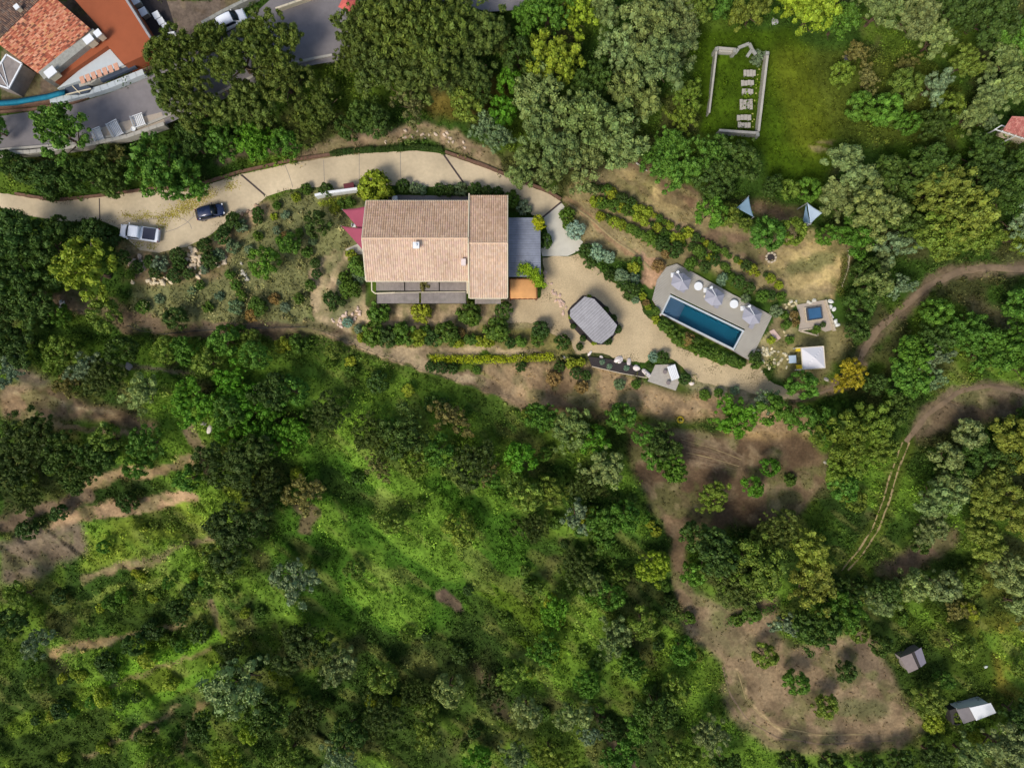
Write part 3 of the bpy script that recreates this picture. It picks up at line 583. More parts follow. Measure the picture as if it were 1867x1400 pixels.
SHRUBS = """
bushd 735 340 15;bushs 754 343 12;bushs 768 346 11;bushd 802 346 14;bushd 820 348 13;bushs 840 346 15;bushd 866 346 15;bushd 888 350 13;bushd 908 351 12;bush 932 364 18;bushs 955 379 16;bushd 992 440 17;bush 1034 392 16;bush 1036 410 12
bushl 684 343 34;bushd 595 347 15;bush 558 345 12;bush 625 372 12;bushl 610 380 12;bush 640 368 12
agave 1049 420 20;agave 1086 461 19;agave 1110 469 13;bushd 1068 458 16;bushd 1075 478 14;bushs 1133 506 17;bushs 1155 508 13;bushd 1112 502 13;bushd 1148 530 20;bushd 1135 520 13;bushl 1156 488 13;bushb 1200 485 13;bush 1160 478 12;bushs 1158 546 9
bush 690 569 24;bushl 768 570 21;bush 855 573 25;bushd 919 566 19;bush 680 610 25;bushd 706 614 23;bush 738 608 25;bush 815 610 26;bushd 790 617 19;bushl 763 615 18;bush 905 602 26;bushb 725 622 10;bushb 838 606 12;bushl 660 615 11;bushl 835 625 12;bush 775 600 12;bushd 985 602 19;bush 982 618 16;bushd 1025 624 17;bush 858 618 14;bushl 890 622 14;bush 950 622 13;bushd 930 625 12;bushl 875 622 12;agave 634 588 11;bushs 655 600 11
holm 583 412 28;decid 530 448 24;decid 487 481 32;bushd 605 545 17;bush 640 530 22;bush 655 485 22;bushs 655 505 16;bushd 575 480 11;bushd 578 500 11;bush 566 520 12;bushd 607 562 8;bushd 625 552 8;bushs 622 515 10;bush 630 505 14;bushl 640 465 12;bushs 430 560 16;bush 470 560 20;bushb 460 575 14;bush 430 520 12;bushl 540 360 10;bushs 520 392 10;bush 545 425 10;bushs 505 420 9;bushb 520 430 9;bushl 500 395 8;bush 470 430 10;bushs 455 455 10;bush 440 540 12;bushs 400 540 10;bush 380 560 12;bushs 290 545 10;bush 260 560 14;bushb 500 545 12;bushs 520 560 11;bush 545 545 12;bushs 350 530 9;bush 560 460 12;bushs 570 440 9;bush 420 500 11;bush 365 520 10;bushd 470 400 11;bush 505 375 9
bushd 428 403 18;bushs 440 412 14;bushd 471 388 12;bushd 375 448 16;bushd 405 432 16;bushs 425 450 15;bushd 385 475 18;bushs 398 465 14;bushd 326 466 17;bushd 328 482 15;bushs 292 482 18;bushd 275 478 14;bushd 285 497 14;bushd 320 502 16;bushd 345 500 12;bush 240 500 12;bushd 250 487 14;bushd 225 470 16;bushd 410 420 12;bushs 372 492 10;bushd 188 428 18;bushd 210 440 12;bushd 170 420 24;bushd 140 425 22
bushl 982 405 12;bushl 960 492 17;bushl 975 500 14;bush 980 520 11;bushb 978 612 8
bushb 1448 574 9;bushb 1450 588 9;bush 1432 592 11;bush 1430 575 10;bush 1487 601 10;bushd 1500 592 6;bush 1440 620 9;bushs 1415 568 13;bush 1378 660 14;bushd 1376 650 13;bushl 1405 620 9
bush 1196 568 9;bushl 1196 583 9;bush 1210 592 13;bush 1222 603 13;bush 1238 618 15;bushb 1255 618 14;bush 1268 628 15;bush 1284 640 14;bush 1300 645 14;bush 1318 653 14;bush 1335 657 12;bushb 1178 552 8;bushl 1172 540 8;bush 1350 664 10;bushl 1182 560 7
bush 1260 482 15;bushd 1285 487 13;bushs 1318 510 14;bushd 1345 515 16;bush 1330 505 13;bushd 1365 525 13;bush 1390 540 14;bushd 1405 538 11;bushs 1360 545 10;bush 1425 540 10;bushl 1420 520 9;bushd 1230 455 18;bushd 1205 445 16;bushb 1215 462 12;bush 1190 440 14;bush 1275 460 11
agave 1192 650 12;bushd 1208 652 14;bushd 1248 690 13;agave 1098 660 6;agave 1111 668 6;agave 1142 671 6;bushd 1184 668 7;bushd 1057 632 8;bushd 1105 565 7;bushd 1118 580 8;bushd 1126 600 9;bushd 1108 622 9;bushl 1074 541 5;bushl 1040 577 5;bushl 1083 624 6;bushd 1063 617 7;bushd 1045 595 6
bushd 805 670 14;bushd 825 672 12;bushd 785 668 12;bush 870 675 9;bushd 950 668 12;bushd 1020 668 12;bushd 1050 680 13;bushd 1068 684 11;bushl 1040 662 12;bushl 1058 660 10;bushs 1130 700 12;bush 1160 700 10;bushb 1010 690 16;bushb 1060 705 14;bush 1285 720 12;bush 1310 716 10;bushs 1340 712 10
"""
for ln in SHRUBS.replace('\n', ';').split(';'):
    q = ln.split()
    if len(q) == 4: tree(float(q[1]), float(q[2]), float(q[3]), q[0])
RUNS = [[(690,780),(780,815),(880,860),(960,880)],[(600,930),(700,925),(790,945),(880,975),(950,1030)],[(560,1000),(650,1030),(760,1020),(860,1090),(960,1150)],[(640,1130),(760,1150),(860,1180),(960,1240),(1010,1320)],
 [(660,1260),(760,1290),(850,1330),(900,1390)],[(960,760),(1010,840),(1060,920),(1100,1000),(1150,1080),(1200,1180)],[(1010,950),(1060,1000),(1110,1130),(1180,1240),(1250,1330)],[(980,1060),(1040,1160),(1090,1270),(1160,1380)],[(1150,900),(1190,970),(1210,1080),(1260,1180)],
 [(20,1230),(110,1240),(210,1230),(300,1190),(390,1150)],[(60,1330),(160,1290),(260,1260),(350,1220)],[(100,1390),(200,1360),(300,1330)],[(110,1110),(200,1100),(290,1080),(360,1060)],[(0,880),(80,860),(160,845),(240,820)],[(400,600),(520,620),(620,660),(740,710),(860,750)],[(340,1040),(430,1080),(500,1130)],[(180,1010),(280,1050),(380,1080)],
 [(1560,1130),(1640,1120),(1720,1100),(1820,1130)],[(1690,1330),(1760,1320),(1860,1380)],[(1540,130),(1620,190),(1700,230),(1780,250)],[(540,860),(620,880),(700,870)],[(450,1160),(480,1230),(540,1260),(620,1290)]]
for q_, run in enumerate(RUNS):
    L = [0]
    for a, b in zip(run, run[1:]): L.append(L[-1] + math.dist(a, b))
    s_ = 8.
    while s_ < L[-1]:
        rr_ = rnd.choice([10, 12, 13, 15, 16, 17.5, 20, 23]); px = float(np.interp(s_, L, [p[0] for p in run])) + rnd.gauss(0, 10); py = float(np.interp(s_, L, [p[1] for p in run])) + rnd.gauss(0, 9)
        if rnd.random() > (.72 if inpoly(np.array(px), np.array(py), [(560,820),(760,800),(900,880),(960,960),(900,1090),(760,1150),(570,1150),(500,1000)]) else .12): tree(px, py, rr_, rnd.choice(['bush', 'bush', 'bushl', 'bushd', 'bush', 'bushd', 'decid', 'olive', 'bushl', 'decid']), sy=rnd.uniform(.75, 1.2))
        s_ += rr_ * rnd.uniform(1.3, 3.0)
# planted rows of small vines above the pool
ROWS = [('upper', [(1062,342),(1110,348),(1180,388),(1260,428),(1340,474),(1410,512)]), ('middle', [(1078,366),(1130,378),(1190,412),(1260,450),(1330,492)]), ('lower', [(1090,392),(1130,410),(1175,430),(1215,436)])]
for nm, pts in ROWS:
    L = [0]
    for a, b in zip(pts, pts[1:]): L.append(L[-1] + math.dist(a, b))
    n = int(L[-1] / 12)
    for i in range(n):
        s = L[-1] * (i + .5) / n; px = float(np.interp(s, L, [p[0] for p in pts])); py = float(np.interp(s, L, [p[1] for p in pts]))
        o = tree(px + rnd.uniform(-3, 3), py + rnd.uniform(-2, 2), rnd.choice([6, 7.5, 9, 10.5, 12, 13]), rnd.choice(['bush', 'bushd', 'bush', 'bushl']), label=f'small round bush in the {nm} planted row on the slope above the pool', group=f'bushes of the {nm} planted row')
        o.name = 'row_bush'; ENT[-1][1] = 'row_bush'
# ------------------------------------------------------------------ ground cover
def to_world(px, py):
    z = samp(HT, px, py); f = K * (H - z) / H; return np.stack([(px - CX) * f, (CY - py) * f, z], -1)
def scatter(n, keep, seed):
    rg = np.random.default_rng(seed); px = rg.uniform(-60, 1930, n); py = rg.uniform(-60, 1460, n)
    k = rg.random(n) < keep(samp(VEG, px, py), px, py); return px[k], py[k], rg
px, py, rg = scatter(105000, lambda v, x, y: np.clip(v * 1.3 - .25, 0, 1), 5)
W = to_world(px, py); C = samp(C3, px, py); n = len(px); rad = .1 + .15 * rg.random(n)
tv = (.7 + .8 * rg.random(n) ** 1.5)
V, F, T = leaf_cloud(W + np.array([0, 0, .04]), rad, 7, .085, rg, squash=.8, up=.5, tintv=tv)
T = T * np.repeat(np.repeat(C, 7, 0), 4, 0) * 1.15
kind(raw_mesh('grass', V, F, M['turf'], T), 'stuff')['label'] = 'tufts of grass and weeds over the slopes'
def scrubd(v, x, y):
    return smooth((v - .45) * 2.2) * smooth((fbm(x, y, 70, 71) - .3) * 5) * np.where((x > 1275) & (x < 1545) & (y > 50) & (y < 345), .08, 1) * np.where((x > 240) & (x < 665) & (y > 350) & (y < 600), .7, 1)
px, py, rg = scatter(13000, scrubd, 9)
W = to_world(px, py); C = samp(C3, px, py); n = len(px); rad = .3 + .95 * rg.random(n) ** 1.8
cc = C * (.75 + .5 * rg.random((n, 1))) * np.where(rg.random((n, 1)) < .2, np.array([[1.5, 1.35, 1.6]]), 1) * np.where(rg.random((n, 1)) < .12, .85, 1) * 1.25
per = np.full(n, 46)
V, F, T = leaf_cloud(W + np.stack([0 * rad, 0 * rad, rad * .35], 1), rad, per, .12, rg, squash=.8, up=.35, tintv=.8 + .5 * rg.random(n))
T = T * np.repeat(np.repeat(cc, 46, 0), 4, 0) * 1.2
kind(raw_mesh('undergrowth', V, F, M['turf'], T), 'stuff')['label'] = 'low scrub and brambles between the trees'

# ------------------------------------------------------------------ roofs
def tiled(name, A, B, C, D, cols, rows, pal, parent=None, seed=0, amp=.065, wear=0.):
    """barrel-tiled slope: eave A->B, ridge D->C (3d points); pal list of rgb"""
    A, B, C, D = [np.array(p, float) for p in (A, B, C, D)]; rg = np.random.default_rng(seed)
    nu = cols * 6; prof = np.abs(np.sin(np.pi * np.arange(nu + 1) / 6)) ** .7 * amp * 1.6
    up = np.cross(B - A, D - A); up /= np.linalg.norm(up); 
    if up[2] < 0: up = -up
    V = []; T = []; F = []; pal = np.array([lin(p) for p in pal])
    pal = pal * .92 + pal.mean(1, keepdims=True) * .08
    tc = pal[rg.integers(0, len(pal), (rows, cols))] * (.85 + .14 * rg.random((rows, cols, 1)))
    u = np.arange(nu + 1) / nu
    for r in range(rows):
        for q, e in ((r / rows, amp * .55), ((r + 1.06) / rows, 0.)):
            q = min(q, 1.); p = A + (B - A) * u[:, None] * (1 - q) + (D - A) * q + ((C - D) * u[:, None]) * q
            V.append(p + up * (prof + e)[:, None]); T.append(tc[r, np.minimum(np.arange(nu + 1) // 6, cols - 1)])
        k = r * 2 * (nu + 1); i = np.arange(nu)
        F.append(np.stack([k + i, k + i + 1, k + nu + 2 + i, k + nu + 1 + i], 1))
    return raw_mesh(name, np.concatenate(V), np.concatenate(F), M['tile'], np.concatenate(T), parent)
def attach(o, root):
    o.parent = root; o.matrix_parent_inverse = root.matrix_basis.inverted() if root.type == 'EMPTY' and root.parent is None else o.matrix_parent_inverse; return o
def Pz(px, py, z): return np.array(P(px, py, z))
# ---- main house
ze, zr = 4.6, 6.5
hx0, hx1 = P(667.5, 0, ze)[0], P(855, 0, ze)[0]; hn, hs, hr = P(0, 367, ze)[1], P(0, 512, ze)[1], P(0, 434.5, zr)[1]
wx1 = P(925, 0, ze)[0]; wn, ws, wr = P(0, 357, ze)[1], P(0, 543, ze)[1], P(0, 443.5, zr - .1)[1]
house = thing('house', 'large house with pale clay tile gable roofs at the centre of the garden', 'house', ((hx0 + wx1) / 2, (hn + hs) / 2, 0))
b = MB(); i_ = .35
b.prism([(hx0 + i_, hs + i_ + .1), (hx1, hs + i_ + .1), (hx1, hn - i_), (hx0 + i_, hn - i_)], -1, 4.35)
b.prism([(hx1 + .01, ws + i_), (wx1 - i_, ws + i_), (wx1 - i_, wn - i_), (hx1 + .01, wn - i_)], -1, 4.3)
wall = b.build('wall', M['render_wall'], house)
g = MB()
for x, a, c, r, top in ((hx0 + i_ + .1, hs + i_ + .1, hn - i_, hr, zr - .25), (wx1 - i_ - .1, ws + i_, wn - i_, wr, zr - .35), (hx1 + .2, ws + i_, wn - i_, wr, zr - .35)):
    n = len(g.v); g.v += [(x - .1, a, 4.3), (x - .1, c, 4.3), (x - .1, r, top), (x + .1, a, 4.3), (x + .1, c, 4.3), (x + .1, r, top)]
    g.f += [(n, n + 2, n + 1), (n + 3, n + 4, n + 5), (n, n + 3, n + 5, n + 2), (n + 1, n + 2, n + 5, n + 4), (n, n + 1, n + 4, n + 3)]
g.build('gable', M['render_wall'], house)
pal = [(212,182,150), (208,175,146), (215,186,156), (210,177,150), (205,172,140), (213,184,152), (208,174,150)]  # paler, pinker tiles: sunlight on the south slopes put into the colour
pal_shade = [(204,168,134), (198,162,128), (210,176,142), (206,172,140), (194,158,124), (204,166,138)]  # same tiles browner: shade of the north slopes painted into the colour
roofs = []
for nm, a, c, d, e, cols, rows, pl_ in (
    ('south', (hx0, hs, ze), (hx1, hs, ze), (hx1, hr, zr), (hx0 - .1, hr, zr), 46, 15, pal),
    ('north', (hx1, hn, ze), (hx0, hn, ze), (hx0 - .1, hr, zr), (hx1, hr, zr), 46, 14, pal_shade)):
    roofs.append(attach(tiled('roof', a, c, d, e, cols, rows, pl_, seed=len(roofs)), house))
for a, c, d, e in (((hx1 + .12, ws, ze), (wx1, ws, ze), (wx1, wr, zr - .1), (hx1 + .12, wr, zr - .1)), ((wx1, wn, ze), (hx1 + .12, wn, ze), (hx1 + .12, wr, zr - .1), (wx1, wr, zr - .1))):
    roofs.append(attach(tiled('roof', a, c, d, e, 17, 18, pal_shade if c[0] < a[0] else pal[:4] + pal_shade[2:4], seed=len(roofs)), house))
b = MB()   # solid slab below the tiles
for x0, x1, s, n_, r, t in ((hx0 + .03, hx1 - .02, hs + .05, hn - .05, hr, zr), (hx1 + .14, wx1 - .03, ws + .05, wn - .05, wr, zr - .1)):
    for y in (s, n_):
        k = len(b.v); b.v += [(x0, y, ze - .03), (x1, y, ze - .03), (x1, r, t - .03), (x0, r, t - .03), (x0, y, ze - .2), (x1, y, ze - .2), (x1, r, t - .2), (x0, r, t - .2)]
        b.f += [(k, k + 1, k + 2, k + 3), (k + 7, k + 6, k + 5, k + 4), (k, k + 4, k + 5, k + 1), (k, k + 3, k + 7, k + 4), (k + 1, k + 5, k + 6, k + 2)]
b.build('roof_deck', M['cream'], house)
M['ridge'] = mat('ridge_tiles', (216,184,152), var=.12, scale=4)
def ridge(a, c):
    b = MB(); a = np.array(a); c = np.array(c); L = np.linalg.norm(c - a); n = int(L / .42)
    for q in range(n): b.cyl(a + (c - a) * q / n, a + (c - a) * (q + 1.08) / n, .12, .1, 8)
    return b.build('ridge_cap', M['ridge'], house)
ridge((hx0 - .1, hr, zr + .04), (hx1, hr, zr + .04)); ridge((hx1 + .15, wr, zr - .06), (wx1, wr, zr - .06))
MB().bar((hx1 + .03, ws - .05, ze + .1), (hx1 + .03, wr, zr + .08), .14, .26).bar((hx1 + .03, wr, zr + .08), (hx1 + .03, wn + .2, ze + .1), .14, .26).build('verge', M['cream'], house)
MB().bar((wx1 + .04, ws, ze + .02), (wx1 + .04, wr, zr - .08), .1, .2).bar((wx1 + .04, wr, zr - .08), (wx1 + .04, wn, ze + .02), .1, .2).build('verge', M['cream'], house)
MB().bar((hx0 - .02, hs, ze + .02), (hx0 - .12, hr, zr + .02), .1, .2).bar((hx0 - .12, hr, zr + .02), (hx0 - .02, hn, ze + .02), .1, .2).build('verge', M['cream'], house)
for y in (hs - .06, ): MB().cyl((hx0, y, ze), (hx1, y, ze), .07).build('gutter', M['cream'], house)
MB().cyl((hx0, hn + .06, ze), (hx1, hn + .06, ze), .07).build('gutter', M['cream'], house)
MB().cyl((hx1 + .1, ws - .06, ze), (wx1, ws - .06, ze), .07).build('gutter', M['cream'], house)
cx, cy, _ = P(759, 448, 6.9)
ch = MB().box((cx, cy, 6.55), (.5, .5, .9)).build('chimney', M['cream'], house)
MB().box((cx, cy, 7.12), (.78, .78, .08)).cyl((cx, cy, 7.16), (cx, cy, 7.4), .17, .14).build('chimney_cap', M['white'], ch)
M['palepink'] = mat('pale_plaster', (226,206,194), var=.05)
cx, cy, _ = P(845, 478, 6.1); ch = MB().box((cx, cy, 5.75), (.5, .72, .7)).build('chimney', M['palepink'], house)
MB().box((cx, cy, 6.13), (.56, .8, .07)).build('chimney_cap', M['palepink'], ch)
def opening(x, y, z, wd, ht, rz, kindn, parent):
    c, s = math.cos(rz), math.sin(rz)
    f = MB(); t = .09
    for dx, dz, w_, h_ in ((0, ht / 2 - t / 2, wd, t), (0, -ht / 2 + t / 2, wd, t), (-wd / 2 + t / 2, 0, t, ht - 2 * t), (wd / 2 - t / 2, 0, t, ht - 2 * t), (0, 0, .05, ht - 2 * t)):
        f.box((x + dx * c, y + dx * s, z + dz), (w_, .12, h_), rz)
    o = f.build(kindn, M['white'], parent); g_ = MB().box((x, y, z), (wd - .1, .06, ht - .1), rz).build('pane', M['glass'], o); return o
for x in np.linspace(hx0 + 2, hx1 - 1.8, 4): opening(x, hs + i_ + .07, 1.2, 1.6, 2.2, 0, 'door', house)
for x in np.linspace(hx0 + 2, hx1 - 2, 4): opening(x, hn - i_ + .03, 2.7, 1.0, 1.2, 0, 'window', house)
for x in np.linspace(hx1 + 1.4, wx1 - 1.6, 2): opening(x, ws + i_ - .03, 2.0, 1.1, 1.3, 0, 'window', house)
for y in (hs + 3, hn - 3): opening(hx0 + i_ - .03, y, 2.3, 1.1, 1.3, R(90), 'window', house)
opening(wx1 - i_ + .03, wr + 3, 1.1, 1.0, 2.1, R(90), 'door', house)
# ---- pergolas of slats
def slatted(root, quad, z, along, n, th=.04, gap=.22, m='greydark', name='slat_panel', jit=.012):
    """quad pixel corners (nw, ne, se, sw); along 'x' slats run left-right, 'y' up-down"""
    q = [np.array(P(x, y, z)) for x, y in quad]; b = MB(); rg = random.Random(int(q[0][0] * 100))
    for i in range(n):
        t0, t1 = (i + gap / 2) / n, (i + 1 - gap / 2) / n; dz = rg.uniform(-jit, jit)
        if along == 'x': a, c = q[0] + (q[3] - q[0]) * t0, q[1] + (q[2] - q[1]) * t0; e, d_ = q[0] + (q[3] - q[0]) * t1, q[1] + (q[2] - q[1]) * t1
        else: a, e = q[0] + (q[1] - q[0]) * t0, q[0] + (q[1] - q[0]) * t1; c, d_ = q[3] + (q[2] - q[3]) * t0, q[3] + (q[2] - q[3]) * t1
        pts = [a, c, d_, e]; b.prism([(p[0], p[1]) for p in pts], z + dz, z + dz + th)
    return b.build(name, M[m], root)
def posts(root, pts, z, r=.07, m='darkgap', name='post'):
    for x, y in pts:
        X, Y, _ = P(x, y, z); MB().box((X, Y, z / 2 - .1), (r * 2, r * 2, z + .1)).build(name, M[m], root)
pg = thing('pergola', 'long two-bay pergola of dark weathered slats along the house front', 'pergola', P(767, 553, 0))
for quad, z in (([(686,513),(737,513),(737,530),(686,530)],2.95), ([(739,513),(800,513),(800,530),(739,530)],2.95), ([(802,513),(851,513),(851,530),(802,530)],2.95), ([(688,533),(764,533),(764,553),(688,553)],2.8), ([(768,533),(849,533),(849,553),(768,553)],2.8)):
    slatted(pg, quad, z, 'y', int((quad[1][0] - quad[0][0]) / 2.2), gap=.14)
b = MB(); b.bar(P(686, 531.5, 2.72), P(850, 531.5, 2.72), .12, .16).bar(P(688, 553, 2.66), P(850, 553, 2.66), .12, .16).bar(P(686, 514, 2.86), P(850, 514, 2.86), .1, .14)
for x in (687, 738, 801, 850): b.bar(P(x, 514, 2.78), P(x, 553, 2.62), .1, .12)
b.build('beam', M['darkgap'], pg); posts(pg, [(688,552),(766,552),(849,552)], 2.6)
bm = thing('gutter_pipe', 'cream drainpipe bending round the corner of the slatted front pergola', 'pipe', P(678, 514, 3))
b = MB(); pts = [P(677.5, 513, 3.4), P(678, 530, 3.2), P(684, 535, 3.15), P(720, 533.5, 3.1), P(849, 532, 3.1)]
for a, c in zip(pts[:3], pts[1:]): b.cyl(a, c, .08, .08)
for a, c in zip(pts[2:], pts[3:]): b.cyl(a, c, .04, .04)
b.build('pipe', M['cream'], bm)
MB().cyl(P(852, 512, 4.5), P(852, 535, 3.15), .08).build('pipe', M['cream'], bm)
pg2 = thing('porch_roof', 'small slatted porch roof under the east wing gable', 'porch', P(895, 553, 0))
slatted(pg2, [(866,540),(913,540),(913,554),(866,554)], 2.8, 'y', 20, gap=.14); posts(pg2, [(867,553),(912,553)], 2.75)
MB().bar(P(866, 553, 2.7), P(913, 553, 2.7), .1, .14).build('beam', M['darkgap'], pg2)
pe = thing('pergola', 'blue-grey boarded pergola on the side of the house by the pale concrete apron', 'pergola', P(955, 450, 0))
M['bluegrey'] = mat('blue_grey_boards', (128,132,142), var=.16, scale=1.4, var2=(.5, .12), spec=.2)
slatted(pe, [(927,397),(985,397),(986,505),(927,505)], 2.75, 'x', 34, gap=.1, m='bluegrey', jit=.03)
b = MB()
for y in (400, 435, 470, 503): b.bar(P(927, y, 2.6), P(985, y, 2.6), .1, .14)
for x in (929, 984): b.bar(P(x, 397, 2.5), P(x, 505, 2.5), .12, .16)
b.build('beam', M['darkgap'], pe); posts(pe, [(984,400),(984,450),(984,503),(929,503)], 2.5)
aw = thing('canopy', 'square amber orange canvas canopy at the corner of the house', 'canopy', P(954, 527, 0))
b = MB(); q = [P(929, 508.5, 2.4), P(978, 508.5, 2.4), P(979.5, 545, 2.4), P(930, 545, 2.4)]; n = len(b.v)
N_ = 14; A_ = np.array(q)
for i in range(N_ + 1):
    for j in range(N_ + 1):
        p = (A_[0] * (1 - i / N_) + A_[1] * i / N_) * (1 - j / N_) + (A_[3] * (1 - i / N_) + A_[2] * i / N_) * j / N_
        b.v.append((p[0], p[1], 2.4 + .16 * math.sin(math.pi * i / N_) * math.sin(math.pi * j / N_) + .012 * math.sin(i * 2.2)))
for i in range(N_):
    for j in range(N_): k = i * (N_ + 1) + j; b.f.append((k, k + 1, k + N_ + 2, k + N_ + 1))
cv = b.build('canvas', M['orange'], aw, smooth_=True); so = cv.modifiers.new('t', 'SOLIDIFY'); so.thickness = .02
b = MB()
for a, c in zip(q, q[1:] + q[:1]): b.bar((a[0], a[1], 2.36), (c[0], c[1], 2.36), .12, .1)
b.build('frame', M['rust'], aw); posts(aw, [(930,509),(977,509),(978,544),(931,544)], 2.3, .05, 'rust')
def climber(pts, wid, z, rgb, label, seed, parent=None):
    rg = np.random.default_rng(seed); C_ = []; Rr = []
    for px, py, r in pts:
        for q in range(34): C_.append(P(px + rg.normal() * r * .5, py + rg.normal() * r * .5, z + rg.uniform(-.15, .35))); Rr.append(r * K * rg.uniform(.25, .5))
        for q in range(4): C_.append(P(px + r * .9 + rg.normal() * 2, py + rg.normal() * r * .5, z * rg.random())); Rr.append(r * K * .3)
    C_ = np.array(C_); Rr = np.array(Rr); V, F, T = leaf_cloud(C_, Rr, 34, .09, rg, tintv=.8 + .4 * rg.random(len(C_)))
    o = raw_mesh('climbing_vine', V, F, M['leaf'], T); o.color = (*lin(rgb), 1); return tag(o, label, 'vine')
climber([(980,402,9),(983,414,7)], 10, 2.7, (176,180,34), 'yellow vine over the top outer corner of the blue-grey pergola', 71)
climber([(957,492,12),(968,496,12),(978,504,10),(983,516,8)], 10, 2.8, (140,170,36), 'bright green vine sprawling over the pergola beside the orange canopy', 72)
climber([(772,521,8)], 10, 2.9, (118,112,62), 'brownish vine growing through the gap in the long front pergola', 73)
# ---- cloth sails
def sail(name, label, pts, zs, m, poles=True, sag=.35, parts=None):
    """triangular sail, corners in pixels at heights zs"""
    cs = [np.array(P(x, y, z)) for (x, y), z in zip(pts, zs)]; c0 = sum(cs) / 3
    root = thing(name, label, 'shade sail', (c0[0], c0[1], hpx(*pts[0]))); n = 12; b = MB(); idx = {}
    for i in range(n + 1):
        for j in range(n + 1 - i):
            a, c, d_ = i / n, j / n, 1 - i / n - j / n; p = cs[0] * a + cs[1] * c + cs[2] * d_
            pull = .22 * (a * c + c * d_ + a * d_) * (1 - 9 * a * c * d_); p = p + (c0 - p) * pull; p = p - np.array([0, 0, sag * 4 * (a * c + c * d_ + d_ * a) * .3]); idx[i, j] = len(b.v); b.v.append(tuple(p))
    for i in range(n):
        for j in range(n - i):
            b.f.append((idx[i, j], idx[i + 1, j], idx[i, j + 1]))
            if i + j < n - 1: b.f.append((idx[i + 1, j], idx[i + 1, j + 1], idx[i, j + 1]))
    o = b.build('cloth', m, root, smooth_=True); so = o.modifiers.new('t', 'SOLIDIFY'); so.thickness = .015
    if poles:
        for q in cs:
            g_ = ground_at(q[0], q[1]); MB().cyl((q[0], q[1], g_ - .2), (q[0], q[1], q[2] + .1), .05, .04).build('pole', M['greywood'], root)
    return root
sail('shade_sail', 'raspberry red sail pointing at the white wall beside the house', [(624,382),(668,376),(668,436)], (2.7, 4.0, 3.1), M['red_sail'])
sail('shade_sail', 'raspberry red sail with its tip out over the sandy path', [(622,412),(668,416),(668,464)], (2.5, 3.9, 2.8), M['red_sail'])
sail('shade_sail', 'dull blue-grey triangular sail half under trees below the walled enclosure', [(1343,379),(1365,358),(1374,396)], (2.6, 3.0, 2.3), M['blue_sail'])
sail('shade_sail', 'pale blue triangular sail beside the small white table by the big tree', [(1472,370),(1500,388),(1478,408)], (3.0, 2.6, 2.4), M['pale_sail'])
sail('shade_sail', 'narrow slate-blue sail folded against the pale one by the big tree', [(1470,372),(1464,405),(1478,408)], (2.8, 2.2, 2.1), M['blue_sail'])
t = thing('garden_table', 'small white square table beside the pale triangular sail', 'table', G(1468, 408))
x, y, z = G(1468, 408); MB().box((x, y, z + .72), (.8, .75, .05), .3).build('table_top', M['white'], t)
for dx, dy in ((-.3, -.28), (.3, -.28), (.3, .28), (-.3, .28)): MB().box((x + dx, y + dy, z + .34), (.06, .06, .72), .3).build('leg', M['white'], t)
# ---- white wall by the driveway, maroon panel, water tank
b = MB(); pts = [P(579, 361, .0), P(600, 356, 0), P(625, 353, 0), P(655, 349, 0)]
for a, c in zip(pts, pts[1:]): b.bar((a[0], a[1], .6), (c[0], c[1], .6), .34, 1.5)
tag(b.build('garden_wall', M['white'], bevel=.02), 'bright white low garden wall between the driveway and the red sails', 'wall')
t = thing('bin_shelter', 'small maroon flat-topped bin shelter at the end of the white wall', 'bin shelter', P(636, 340, 0))
x, y, z = P(636, 340, 1.2); MB().box((x, y, 1.2), (1.3, .85, .08), .15).build('lid', M['maroon'], t); MB().box((x, y, .6), (1.2, .75, 1.12), .15).build('body', M['maroon'], t)
t = thing('heat_pump', 'white and dark grey machine behind the house wall', 'heat pump', P(718, 361, 0))
x, y, z = P(719, 361, .9); MB().box((x, y, .45), (.7, .6, .85)).build('cabinet', M['white'], t, bevel=.05); MB().cyl((x, y, .87), (x, y, .95), .26).build('fan_cover', M['white'], t)
MB().box((x - .62, y, .4), (.42, .6, .8)).build('control_box', M['darkgap'], t)
t = thing('terrace', '', 'terrace'); bpy.data.objects.remove(t)
kind(MB().prism([P(x, y, 0)[:2] for x, y in ((722,356),(856,358),(856,372),(722,372))], -.2, .07).build('terrace', M['asphalt']), 'structure')
kind(MB().prism([P(x, y, 0)[:2] for x, y in ((630,455),(668,438),(668,464),(632,464))], -.2, .09).build('side_terrace', M['slab']), 'structure')
t = thing('garden_chair', 'little white garden chair at the edge of the red sails', 'chair', P(645, 411, 0)); x, y, _ = P(645, 411, .5)
MB().box((x, y, .44), (.45, .45, .05)).build('seat', M['white'], t); MB().box((x - .2, y, .68), (.05, .45, .45)).build('backrest', M['white'], t)
for dx in (-.18, .18):
    for dy in (-.18, .18): MB().box((x + dx, y + dy, .22), (.04, .04, .42)).build('leg', M['white'], t)
